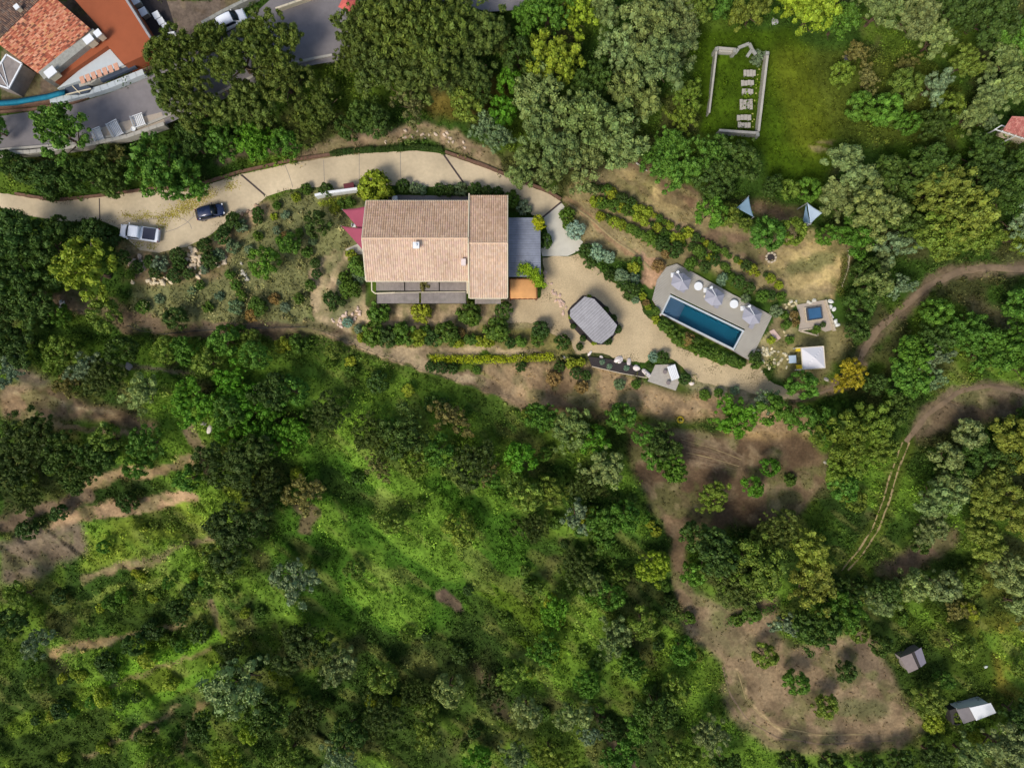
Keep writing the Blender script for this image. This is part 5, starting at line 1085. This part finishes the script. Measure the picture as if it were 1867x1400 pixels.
# ---- boulders
def rock_mesh(seed):
    import bmesh
    bm = bmesh.new(); bmesh.ops.create_icosphere(bm, subdivisions=2, radius=1); rg = random.Random(seed)
    pl_ = [(np.array([rg.gauss(0, 1), rg.gauss(0, 1), rg.gauss(0, 1)]), rg.uniform(.55, .85)) for _ in range(9)]
    for v_ in bm.verts:
        p = np.array(v_.co)
        for n_, d_ in pl_:
            n_ = n_ / np.linalg.norm(n_); e = p @ n_ - d_
            if e > 0: p = p - n_ * e
        v_.co = p * rg.uniform(.96, 1.04)
    me = bpy.data.meshes.new('rock'); bm.to_mesh(me); bm.free(); return me
RK = [rock_mesh(i) for i in range(6)]
for me in RK: me.materials.append(None)
M['rockpale'] = mat('pale_rock', var=.22, scale=1.2, objcol=True, rough=.95)
for me in RK: me.materials[0] = M['rockpale']
def rock(px, py, r, label, group=None, rgb=(196,184,160), flat=.6, name='boulder'):
    o = bpy.data.objects.new(name, rnd.choice(RK)); col.objects.link(o); x, y, z = G(px, py); rm = r * K
    o.location = (x, y, z + rm * .2); o.scale = (rm * rnd.uniform(.9, 1.3), rm * rnd.uniform(.7, 1), rm * flat); o.rotation_euler = (0, 0, rnd.uniform(0, 6.28)); c = lin(rgb) * rnd.uniform(.82, 1.12); o.color = (*c, 1)
    return tag(o, label, 'boulder', group)
for px, py, r, lb in ((1075,644,5,'small white boulder at the pavilion end of the raised mulch bed'), (1096,651,4,'smallest white boulder along the raised mulch bed'), (1127,656,9,'large white boulder in the middle of the raised mulch bed'), (1146,660,6,'buff boulder behind the middle of the raised mulch bed'), (1160,671,8,'white boulder beside the last agave of the raised bed'), (1178,681,9,'big white boulder touching the small stone terrace'), (1260,698,7,'lone white boulder beside the stone terrace shrub'), (1026,652,4,'small white rock at the end of the yellow hedge'), (1204,572,5,'pinkish boulder at the pool corner by the step')):
    rock(px, py, r, lb, rgb=(226,212,200)); 
for (px, py, r) in ((1514,550,6),(1513,560,5),(1520,564,5),(1515,577,6),(1522,587,6),(1526,593,5)): rock(px, py, r, 'white boulder in the row behind the hot tub patio wall', 'white boulders behind the hot tub', (222,222,212))
for poly_, n, lb, gp, rgb in (
    ([(232,462),(262,470),(268,500),(240,495)], 16, 'pinkish angular rock in the bank below the white pickup', 'rocks below the white pickup', (190,170,150)),
    ([(238,506),(310,502),(322,512),(300,520),(240,516)], 22, 'cream rock in the low row beneath the pickup bank', 'cream rocks beneath the pickup bank', (214,196,160)),
    ([(340,455),(362,450),(370,490),(362,506),(344,505),(340,480)], 26, 'cream angular rock in the tall rockery between dark bushes', 'rockery between the dark bushes', (214,192,158)),
    ([(392,470),(416,458),(410,480),(396,484)], 9, 'pale rock at the upper end of the rockery', 'rocks at the upper end of the rockery', (206,188,160)),
    ([(440,480),(448,480),(454,512),(446,522),(438,500)], 10, 'small pale rock in the dotted line on the garden slope', 'small rocks on the garden slope', (204,196,176)),
    ([(432,395),(470,372),(480,380),(440,405)], 10, 'reddish rock in the border by the drainage channel', 'rocks by the drainage channel', (176,146,118)),
    ([(1385,630),(1430,640),(1450,676),(1380,682),(1372,665)], 34, 'small cream cobble on the stony ground beside the grey table', 'cobbles beside the grey table', (208,196,160)),
    ([(1425,548),(1450,545),(1454,560),(1442,615),(1430,612)], 22, 'small yellowish stone in the border west of the hot tub', 'stones bordering the hot tub', (198,184,140)),
    ([(596,585),(655,560),(662,566),(640,590),(610,600)], 20, 'small pink stone in the corner of the house garden', 'small stones in the garden corner', (210,184,162)),
    ([(690,242),(790,232),(860,258),(850,272),(780,252),(700,262)], 22, 'small buff rock on the bank above the driveway', 'rocks on the bank above the driveway', (196,176,152)),
    ([(95,552),(130,550),(135,575),(100,570)], 7, 'small white rock on the slope by the bright round tree', 'white rocks by the bright tree', (200,196,190)),
    ([(985,480),(1010,520),(1034,560),(1028,575),(1000,530)], 20, 'small pink stone on the bank beside the orange canopy', 'stones beside the orange canopy', (206,176,154)),
    ([(1450,595),(1500,540),(1440,545)], 6, 'small pale stone along the top of the patio', 'stones along the patio top', (206,200,180))):
    xs = [p[0] for p in poly_]; ys = [p[1] for p in poly_]; k = 0
    while k < n:
        x, y = rnd.uniform(min(xs), max(xs)), rnd.uniform(min(ys), max(ys))
        if inpoly(np.array(x), np.array(y), poly_): rock(x, y, rnd.uniform(2.2, 4.6) if 'small' in lb else rnd.uniform(3, 6.5), lb, gp, rgb); k += 1
rock(371, 772, 6, 'upper pale rock of the pair beside the vivid green thicket', rgb=(200,190,176)); rock(383, 783, 7, 'lower pale rock of the pair beside the vivid green thicket', rgb=(206,196,180)); rock(235, 668, 10, 'flat grey rock on the narrow track through the woods', rgb=(156,150,146), flat=.3)
rock(1412, 41, 8, 'grey slab-like rock under the yellowish tree above the enclosure', rgb=(170,168,166)); rock(1797, 1215, 4, 'small white rock in the lower meadow', rgb=(210,214,208)); rock(1506, 692, 5, 'grey rock beside the golden tree', rgb=(166,158,148)); rock(1506, 843, 5, 'pale rock at the edge of the brown clearing', rgb=(180,172,156))
rock(1543, 108, 7, 'dark grey rock in the upper meadow scrub', rgb=(112,108,110))
# ---- yellow hedge
def hedge(name, pts, wid, ht, rgb, label, seed, leaf=.07, dens=16):
    rg = np.random.default_rng(seed); C_ = []; Rr = []
    for (x1, y1), (x2, y2) in zip(pts, pts[1:]):
        n = max(2, int(math.hypot(x2 - x1, y2 - y1) / 3.0))
        for q in range(n):
            t = q / n; w_ = wid * K / 2
            for s in (-.5, .5):
                x, y, z = G(x1 + (x2 - x1) * t, y1 + (y2 - y1) * t); C_.append((x + rg.normal() * .08, y + s * w_ + rg.normal() * .05, z + ht * .6 + rg.normal() * .04)); Rr.append(w_ * .75 * rg.uniform(.8, 1.2))
    C_ = np.array(C_); Rr = np.array(Rr); V, F, T = leaf_cloud(C_, Rr, dens * 2, leaf, rg, squash=1.2, tintv=.85 + .3 * rg.random(len(C_)))
    o = raw_mesh(name, V, F, M['leaf'], T); o.color = (*lin(rgb), 1); return tag(o, label, 'hedge')
hedge('hedge', [(788,654),(850,655),(930,655),(1010,650)], 13, .8, (176,186,28), 'long bright yellow-green clipped hedge below the garden', 3)
hedge('hedge', [(1326,1132),(1360,1122),(1400,1112),(1412,1104)], 16, .6, (72,120,30), 'short green hedge row beneath the twin dark trees by the lower clearing', 5)
hedge('hedge', [(585,374),(600,372),(618,368),(632,366)], 10, .8, (158,170,50), 'narrow yellow-green hedge between the white wall and the red sails', 6)
hedge('hedge', [(1538,470),(1534,500),(1526,540)], 16, .9, (96,104,40), 'rough hedge along the end of the straw-coloured lawn', 8)
# ---- boundary fence along the foot of the garden
def fence(name, pts, ht, m, label, step=2.0):
    cs = [np.array(G(x, y)) for x, y in pts]; root = thing(name, label, 'fence', tuple(cs[0])); L = 0; b = MB()
    for a, c in zip(cs, cs[1:]):
        for hh in (.3, .6, ht): b.bar(a + [0, 0, hh], c + [0, 0, hh], .035, .035)
    b.build('rails', m, root); k = 0
    for a, c in zip(cs, cs[1:]):
        n = max(1, int(np.linalg.norm(c - a) / step))
        for q in range(n): p = a + (c - a) * q / n; MB().cyl(p - [0, 0, .2], p + [0, 0, ht + .08], .05, .05, 6).build('post', m, root)
    return root
fence('fence', [(240,595),(262,604),(300,610),(360,604),(430,600),(500,598),(560,597),(590,604),(640,626),(700,650),(760,672),(830,694),(880,712),(930,726)], 1.0, M['wire'], 'dark wire fence along the foot of the garden slope')
fence('fence', [(1545,458),(1542,490),(1530,525)], .8, M['cream'], 'pale rail fence at the end of the straw-coloured lawn')
# ---- walled enclosure upper right
en = thing('walled_enclosure', 'ruined grey walled enclosure in the upper meadow', 'enclosure', G(1345, 170)); ez = hpx(1345, 170)
def ewall(a, c, wd, z0, z1, nm='wall', m='greystone', capm='roadwall'):
    A_ = np.array(P(*a, z1)); C_ = np.array(P(*c, z1)); o = MB().bar((A_[0], A_[1], (z0 + z1) / 2), (C_[0], C_[1], (z0 + z1) / 2), wd, z1 - z0).build(nm, M[m], en)
    MB().bar((A_[0], A_[1], z1 + .03), (C_[0], C_[1], z1 + .03), wd + .06, .06).build('coping', M[capm], o); return o
ewall((1307,88), (1293,206), .18, ez - .5, ez + 1.1); ewall((1307,88), (1342,91), .3, ez - .5, ez + 1.3); ewall((1400,96), (1383,240), .24, ez - .5, ez + 1.2, m='roadwall'); ewall((1311,238), (1383,243), .26, ez - .5, ez + 1.4)
MB().bar(P(1310, 93, ez + .9), P(1340, 95, ez + .9), .5, .5).build('ledge', M['roadwall'], en)
for px, py in ((1309,86),(1402,94),(1384,243),(1342,90)): x, y, _ = P(px, py, ez + 2); MB().box((x, y, ez + .6), (.42, .42, 1.9)).build('pillar', M['greystone'], en)
for i, ((a, c)) in enumerate((((1340,98),(1346,90)), ((1346,88),(1366,80)), ((1366,80),(1372,92)), ((1362,104),(1370,92)), ((1372,92),(1378,100)))):
    tag(MB().bar(P(*a, ez + 1.2 + .1 * i), P(*c, ez + 1.25 + .1 * i), .4, .25).build('wall_fragment', M['greystone'], bevel=.03), f'broken pale masonry block in the gap of the enclosure wall, {("beside the left pillar", "longest, slanting", "topmost", "innermost", "closest to the grey bush")[i].replace("left pillar", "short wall end")}', 'masonry', 'fallen masonry of the enclosure')
tree(1385, 100, 16, 'silver', label='small grey-green bush growing over the enclosure wall corner'); tree(1378, 112, 12, 'bushs', label='small silvery shrub inside the enclosure corner')
for i, (px, py, w_, d_, lb) in enumerate(((1368,132,1.6,.85,'weathered pale slab table, topmost of the row in the enclosure'), (1364,150,1.7,.7,'weathered pale slab table, second from the top in the enclosure'), (1364,166,1.5,.7,'narrow mossy slab table, third from the top in the enclosure'), (1362,189,1.7,1.35,'widest pinkish slab table in the enclosure row'), (1358,213,1.9,.75,'mossy slab table, second from the bottom in the enclosure'), (1358,227,1.7,.7,'weathered slab table, lowest of the row in the enclosure'))):
    x, y, _ = P(px, py, ez + .7); z = ground_at(x, y); t = thing('slab_table', lb, 'slab', (x, y, z), 'slab tables inside the enclosure'); s = MB(); n = 4
    for q in range(n): s.box((x + (q - (n - 1) / 2) * w_ / n, y + rnd.uniform(-.04, .04), z + .5 + rnd.uniform(-.02, .02)), (w_ / n * .93, d_ * rnd.uniform(.85, 1.05), .1), rnd.uniform(-.03, .03))
    s.build('slab', M['planks'], t, bevel=.02)
    for e in (-.35, .35): MB().box((x + e * w_, y, z + .2), (.18, d_ * .8, .52)).build('leg', M['greystone'], t)
    for q in range(2): rock(px + 15 + rnd.uniform(-2, 2), py + (q * 2 - 1) * 5, 1.8, 'small mossy stone beside the slab tables in the enclosure', 'mossy stones in the enclosure', (176,176,96))
# ---- sheds lower right
def shed(name, label, cat, quad, z, panels, wallm):
    """quad px corners nw ne se sw of the roof; panels: list of (t0,t1,dz,mat,name) across nw->ne"""
    q = [np.array(P(x, y, z)) for x, y in quad]; c0 = sum(q) / 4; gz = ground_at(c0[0], c0[1]); root = thing(name, label, cat, (c0[0], c0[1], gz))
    b = MB(); ins = [tuple((p * .9 + c0 * .1)[:2]) for p in q]; b.prism(ins, gz - .3, z - .15).build('wall', M[wallm], root)
    for t0, t1, d0, d1, m, nm in panels:
        pts = [q[0] + (q[1] - q[0]) * t0, q[0] + (q[1] - q[0]) * t1, q[3] + (q[2] - q[3]) * t1, q[3] + (q[2] - q[3]) * t0]; bb_ = MB(); k = 6
        for r in range(2):
            for p, dd in zip(pts, (d0, d1, d1, d0)): bb_.v.append((p[0], p[1], z + dd + (.06 if r else 0)))
        bb_.f += [(3, 2, 1, 0), (4, 5, 6, 7)] + [(i, (i + 1) % 4, 4 + (i + 1) % 4, 4 + i) for i in range(4)]
        bb_.build(nm, M[m], root)
    d_ = (q[3] + q[2]) / 2; e_ = math.atan2((q[2] - q[3])[1], (q[2] - q[3])[0]); d_ = d_ * .9 + c0 * .1
    MB().box((d_[0], d_[1], gz + .95), (.8, .08, 1.9), e_).build('door', M['darkgap'], root); return root
shed('garden_shed', 'small shed with two brown roof panels at the lower clearing', 'shed', [(1641,1199),(1680,1180),(1689,1208),(1657,1227)], hpx(1665, 1205) + 2.2, [(0, .5, -.1, .15, 'brownpanel', 'roof_panel'), (.5, .64, .0, .0, 'darkgap', 'roof_gap'), (.64, 1, .15, -.1, 'brownpanel2', 'roof_panel')], 'greydark')
shed('caravan', 'old caravan with bright white roof and dark grey awning end', 'caravan', [(1745,1294),(1805,1280),(1815,1298),(1758,1320)], hpx(1780, 1300) + 2.4, [(0, .36, -.2, -.1, 'asphalt', 'awning_roof'), (.36, 1, .1, .1, 'white', 'roof')], 'white')
shed('lean_to', 'dark brown low lean-to attached beside the caravan awning', 'shed', [(1731,1294),(1744,1290),(1752,1318),(1736,1320)], hpx(1740, 1305) + 1.6, [(0, 1, 0, 0, 'darkgap', 'roof')], 'darkgap')
# ---- top-left house
zt = 6.5
th_ = thing('house', 'old house with mottled orange tile roof beside the red terrace', 'house', P(90, 70, 3))
Aq, Bq, Cq, Dq = (-6,78), (72,136), (166,54), (88,-14)      # west, south, east, north corners of the orange slope
A3, B3, C3_, D3 = P(*Aq, zt - .9), P(*Bq, zt - .9), P(*Cq, zt), P(*Dq, zt)
o = attach(tiled('roof', A3, B3, C3_, D3, 40, 24, [(206,124,88), (190,104,72), (214,142,106), (176,96,66), (222,160,122), (158,86,62), (204,132,96), (126,80,62), (210,150,100)], seed=31, amp=.07), th_)
E3, F3 = P(-60, 30, zt - 1.2), P(30, -60, zt - 1.2)
o = attach(tiled('roof', P(88, -14, zt - .05), P(-6, 78, zt - .95), P(-70, 30, zt - 1.8), P(20, -70, zt - 1.0), 40, 18, [(122,96,80), (134,104,84), (106,84,72), (150,116,92), (96,78,70), (128,110,96)], seed=33, amp=.07), th_)
wl = [P(*Aq, 0), P(*Bq, 0), P(*Cq, 0), P(*Dq, 0)]
ws_ = [np.array(p[:2]) for p in (A3, B3, C3_, D3)]; cc_ = sum(ws_) / 4
MB().prism([tuple(p * .97 + cc_ * .03) for p in ws_], 2.0, zt - 1.05).build('wall', M['render_wall'], th_)
par = MB(); a = np.array(P(77, 140, zt - .5)); c = np.array(P(176, 60, zt - .5)); par.bar((a[0], a[1], zt - 1.5), (c[0], c[1], zt - 1.5), 1.15, 2.4).build('parapet', M['greystone'], th_)
for px, py, w_, d_, nm in ((92,132,1.35,1.0,'chimney'), (161,72,1.15,.9,'chimney'), (178,61,.8,.8,'chimney'), (30,13,.6,.6,'chimney')):
    x, y, _ = P(px, py, zt + .3); b = MB().box((x, y, zt - .3), (w_ * .85, d_ * .85, 1.1), R(38)); o = b.build(nm, M['cream'], th_); MB().box((x, y, zt + .3), (w_, d_, .12), R(38)).build('chimney_cap', M['white'], o)
# red terrace: L-shaped roof terrace
z2 = 5.3
rt = thing('terrace_building', 'flat brick-red terrace roof wrapping round the old house', 'building', P(230, 60, 3))
MB().prism(W2([(100,150),(196,84),(226,118),(264,101),(280,76),(222,-20),(118,-20),(186,56),(84,132)], z2), 1.5, z2).build('terrace_floor', M['terracotta'], rt)
ed = W2([(280,76),(266,54),(222,-16)], z2); b = MB()
for a, c in zip(ed, ed[1:]): b.bar((a[0], a[1], z2 + .3), (c[0], c[1], z2 + .3), .25, .7)
b.build('parapet', M['greywood'], rt)
pt = thing('balcony', 'pale triangular tiled balcony between the red terrace and the road', 'balcony', P(190, 120, 3))
MB().prism(W2([(104,162),(196,85),(226,119)], 4.6), 1.5, 4.6).build('balcony_floor', M['coping'], pt)
b = MB(); M['pinktile'] = mat('pink_tiles', (206,156,128), var=.2, scale=6)
for q in range(7): t0 = q / 7; a = np.array(P(150, 146, 4.63)) * (1 - t0) + np.array(P(222, 118, 4.63)) * t0; b.box((a[0], a[1], 4.62), (.55, .9, .04), R(20))
b.build('tile_strip', M['pinktile'], pt)
pw_ = wallrun('street_wall', [(95,186),(120,182),(160,172),(200,160),(264,134)], .7, .5, M['coping'], 'cream street wall between the balcony and the public road', 'wall', z0=3.4)
wallrun('street_wall', [(150,160),(170,154),(182,146),(250,116),(268,112)], .4, .9, M['roadwall'], 'pale low wall carrying the narrow green trough', 'wall', z0=3.4)
tr_ = thing('planter_trough', 'long narrow dark green planted trough by the balcony', 'planter', P(215, 134, 3.5)); MB().bar(P(185, 147, 4.0), P(248, 120, 4.0), .55, .5).build('trough', M['tub'], tr_)
o = hedge('trough_plants', [(185,146),(248,119)], 6, .1, (46,86,60), 'x', 12, dens=8); o.location.z += .0
for k_ in ('label', 'category'): del o[k_]
o.location = (0, 0, 0); attach(o, tr_)
x0_, y0_, _ = P(140, 155, 3.6); t = thing('roof_panels', 'dark glazed lean-to roof at the foot of the balcony', 'glass roof', (x0_, y0_, 3))
MB().prism(W2([(118,160),(150,152),(166,160),(160,168),(140,172),(120,172)], 4.2), 3.0, 4.2).build('glazing', M['tub'], t); MB().bar(P(120, 173, 4.25), P(166, 162, 4.25), .12, .1).bar(P(132, 157, 4.25), P(146, 171, 4.25), .1, .08).build('frame', M['cream'], t)
gh = thing('conservatory', 'white-framed lean-to conservatory with grey glass roof', 'conservatory', P(18, 130, 3)); GQ = [(-14,140),(12,100),(40,117),(16,162),(-14,152)]
MB().prism(W2(GQ, 5.6), 3, 5.6).build('glazing', M['greydark'], gh); gp_ = [P(x, y, 5.68) for x, y in GQ]; b = MB()
for a, c in zip(gp_, gp_[1:] + gp_[:1]): b.bar(a, c, .18, .14)
for t_ in (.33, .66): b.bar(np.array(gp_[0]) * (1 - t_) + np.array(gp_[1]) * t_, np.array(gp_[3]) * t_ * 1 + np.array(gp_[3]) * 0 + np.array(gp_[3]) * (1 - t_) * 1, .07, .08)
b.build('frame', M['white'], gh)
b = MB(); pts = [(-30,192),(0,190),(30,188),(60,183),(85,178),(105,172),(118,170)]; b2 = []
for i, (x, y) in enumerate(pts): b2.append([G(x, y - 7), G(x, y), G(x, y + 5)])
V = []
for i, (x, y) in enumerate(pts):
    for dy, z in ((-7, 4.3), (-2, 4.7), (3, 4.5), (6, 3.2)): V.append(P(x, y + dy + rnd.uniform(-1, 1), z + rnd.uniform(-.1, .1)))
F = [(i * 4 + j, i * 4 + j + 1, (i + 1) * 4 + j + 1, (i + 1) * 4 + j) for i in range(len(pts) - 1) for j in range(3)]
o = raw_mesh('netting_fence', V, F, M['teal'], smooth_=True); so = o.modifiers.new('t', 'SOLIDIFY'); so.thickness = .05; tag(o, 'teal netting draped along the road fence by the old house', 'netting')
wallrun('low_wall', [(-40,200),(0,197),(50,193),(95,186)], .35, .7, M['brownstone'], 'brown brick wall beneath the teal netting', 'wall', z0=3.1)
for px, py, w_, d_, lb in ((246,4,1.3,1.1,'large white box furthest up the narrow yard by the pine'), (263,24,.9,1.0,'white crate beside the terrace parapet'), (287,30,.8,.9,'white crate, upper one of the trio against the pines'), (295,41,.8,.8,'white crate, middle one of the trio against the pines'), (303,51,.7,.8,'grey-white crate at the low end of the narrow yard')):
    x, y, _ = P(px, py, 3.6); t = thing('storage_crate', lb, 'crate', (x, y, 3), 'white crates in the narrow yard'); MB().box((x, y, 3.4), (w_ * .94, d_ * .94, .9), .5).build('body', M['planks'], t); MB().box((x, y, 3.88), (w_, d_, .07), .5).build('lid', M['white'], t)
kind(MB().prism(W2([(236,-10),(300,-10),(322,58),(282,76),(266,50)], 3), 2.0, 3.02).build('yard', M['mulch']), 'structure')
wallrun('low_wall', [(276,84),(298,70),(322,64)], .25, 1.0, M['white'], 'short curved white wall closing the narrow yard', 'wall', z0=3.0)
wallrun('road_wall', [(372,47),(410,26),(470,-4)], .4, 1.0, M['greystone'], 'grey wall along the upper side of the road beyond the pines', 'wall', z0=3.2)
wallrun('road_wall', [(505,20),(540,8),(580,-6)], .25, .7, M['cream'], 'thin cream kerb wall at the top of the road', 'wall', z0=3.1)
t = thing('parasol', 'faded red square parasol at the top edge of the road', 'parasol', P(632, 8, 3)); x, y, _ = P(634, 6, 5.2)
b = MB(); n = 4
b.v += [(x + 1.3 * math.cos(a_), y + 1.3 * math.sin(a_), 5.0) for a_ in (.3, 1.87, 3.44, 5.01)] + [(x, y, 5.5)]; b.f += [(i, (i + 1) % 4, 4) for i in range(4)]
M['fadedred'] = mat('faded_red', (204,100,90), var=.08); o = b.build('canopy', M['fadedred'], t); so = o.modifiers.new('t', 'SOLIDIFY'); so.thickness = .03; MB().cyl((x, y, 2.9), (x, y, 5.4), .05).build('pole', M['white'], t)
# ---- house at the right edge
rh = thing('house', 'corner of a red tiled house at the photo edge among trees', 'house', P(1860, 235, 0)); zz = 4.5
o = attach(tiled('roof', P(1828, 238, zz - .6), P(1900, 262, zz - .6), P(1915, 215, zz + .4), P(1845, 212, zz + .4), 22, 10, [(176,104,92), (164,94,82), (186,122,106)], seed=41), rh)
MB().prism(W2([(1856,226),(1900,243),(1912,220),(1860,217)], zz), -.5, zz - .8).build('wall', M['render_wall'], rh)
wp = thing('pergola', 'white lattice pergola in front of the red tiled roof at the edge', 'pergola', P(1838, 240, 0)); b = MB()
for t_ in range(6): b.bar(P(1813 + t_ * 12, 237 + t_ * 4.0, 3.0), P(1826 + t_ * 12, 229 + t_ * 4.0, 3.0), .12, .1)
b.bar(P(1813, 236, 2.9), P(1880, 258, 2.9), .1, .1).bar(P(1826, 229, 2.9), P(1890, 250, 2.9), .1, .1).build('beams', M['white'], wp); posts(wp, [(1814,237),(1850,249)], 2.8, .06, 'white')
# ---- raised kitchen bench in scrub, fallen branch, yellow marker
tag(MB().cyl(G(1160, 297, .2), G(1180, 312, .2), .12, .07).build('log', M['planks']), 'pale bare log lying at the foot of the grey-green trees', 'log')
t = thing('fire_pit', 'small stone fire ring on the straw slope above the pool', 'fire pit', G(1405, 470)); x, y, z = G(1405, 470); b = MB()
for q in range(9): a_ = q * .7; b.box((x + .62 * math.cos(a_), y + .62 * math.sin(a_), z + .12), (.34, .24, .26), a_ + 1.57)
b.build('stone_ring', M['stone'], t, bevel=.03); MB().cyl((x, y, z - .02), (x, y, z + .06), .52).build('ash', M['mulch'], t)
tag(MB().lathe(G(1240, 765, .05), [(.42, 0), (.5, .1), (.42, .2), (.3, .2), (.26, .1), (.3, 0)], 18).build('ring_buoy', M['yellow']), 'yellow ring lying on the dry slope beneath the garden', 'ring')
tag(MB().prism(W2([(165,433),(196,433),(196,436),(169,436),(169,449),(165,449)], .8), -.2, .8).build('compound_wall', M['stone']), 'L-shaped pale wall behind the bright round tree', 'wall')
# ------------------------------------------------------------------ labels for the planted things
ANC = [('the old house roof',110,60),('the teal netting',60,183),('the roadside benches',220,240),('the white road car',420,42),('the road top',600,60),('the white pickup',260,427),('the blue hatchback',387,388),('the red sails',640,420),('the white garden wall',615,355),('the rockery',355,480),('the front pergola',765,540),('the house roof',760,430),('the house wing',890,440),('the blue-grey pergola',955,450),('the orange canopy',954,527),('the yellow hedge',900,654),('the timber pavilion',1083,585),('the pool steps',1215,560),('the pool deck',1340,600),('the parasols',1300,520),('the hot tub',1485,572),('the white canopy',1482,652),('the walled enclosure',1345,170),('the blue sail',1358,375),('the pale sail',1485,390),('the raised mulch bed',1130,668),('the stone terrace',1212,688),('the pale apron',1025,430),('the driveway drain',828,310),('the lattice pergola',1845,240),('the track fork',1740,500),('the upper meadow',1470,200),('the ploughed patch',1290,825),('the curved track',1780,715),('the wheel ruts',1600,950),('the brown shed',1665,1203),('the caravan',1780,1300),('the lower clearing',1440,1290),('the clearing neck',1250,1100),('the lower meadow',1780,1160),('the bare bank',290,920),('the lime grass',240,990),('the small dirt track',300,675),('the vivid thicket',480,760),('the wire fence corner',600,605),('the fence middle',800,685),('the central meadow',740,900),('the round bright tree',165,495),('the lone silver tree',545,1055),('the bare terraces',60,720),('the grassy terraces',290,1210),('the dirt hollow',820,1100),('the grass gully',1000,1180),('the dark gully',1110,1340),('the bottom edge',700,1400),('the bottom corner',30,1390),('the driveway start',60,375),('the straw lawn',1470,480),('the yellow ring',1240,765),('the log',1170,305),('the top edge',1000,0),('the upper corner trees',1850,20),('the edge of the woods',1860,880),('the lower corner',1850,1390)]
SPECIAL = {(165,495): 'large bright yellow-green round tree below the driveway start', (545,1055): 'lone silver-leaved tree at the lower end of the central meadow', (425,975): 'big dark domed tree beside the lime grass bank', (1188,1032): 'bright yellow-green tree in the wood beside the clearing neck', (1543,686): 'golden flowering tree beside the white canopy', (684,343): 'tall yellow-green shrub at the driveway corner of the house', (1010,114): 'round lime-green tree above the grey-green trees'}
from collections import defaultdict
bydict = defaultdict(list)
for e in ENT:
    root, name, adj, px, py, r, k, label, group, small = e
    cat = 'bush' if small else 'tree'
    if name == 'agave_plant': cat = 'agave'
    if k in ('brown',): cat = 'tree'
    key = (round(px), round(py))
    if label is None and key in SPECIAL: label = SPECIAL[key]
    g = group or {'tree': 'trees of the wooded slopes', 'bush': 'garden bushes', 'agave': 'agaves'}[cat]
    if label: tag(root, label, cat, g); continue
    ds = sorted(ANC, key=lambda a: math.hypot(a[1] - px, a[2] - py)); a, b_ = ds[0], ds[1]
    dx, dy = px - a[1], py - a[2]; dist = math.hypot(dx, dy)
    rel = 'above' if dy < -abs(dx) * .6 else 'below' if dy > abs(dx) * .6 else 'beside'
    if dist < 45 and rel != 'beside': rel = 'just ' + rel
    szw = (('tiny' if r < 10 else 'small' if r < 15 else 'medium' if r < 20 else 'large') if small else ('slim' if r < 32 else 'medium' if r < 46 else 'large' if r < 60 else 'huge'))
    noun = {'tree': 'tree', 'bush': 'bush', 'agave': 'agave'}[cat]
    lab = f'{szw} {adj} {noun} {rel} {a[0]}, towards {b_[0]}'
    bydict[lab].append((dist, root, cat, g))
ORD = ['closer', 'further out', 'third out', 'fourth out', 'fifth out', 'sixth out', 'seventh out', 'eighth out']
for lab, L in bydict.items():
    L.sort(key=lambda q: q[0])
    for i, (d_, root, cat, g) in enumerate(L):
        l2 = lab
        if len(L) > 1: l2 = lab.replace(', towards', f' ({ORD[min(i, 7)]}), towards')
        ws2 = l2.split()
        tag(root, l2 if len(ws2) <= 16 else l2.replace(' clipped', '').replace(' rounded', '').replace(' clumpy', '').replace(' fine-needled', '').replace(' thin-leaved', ''), cat, g)
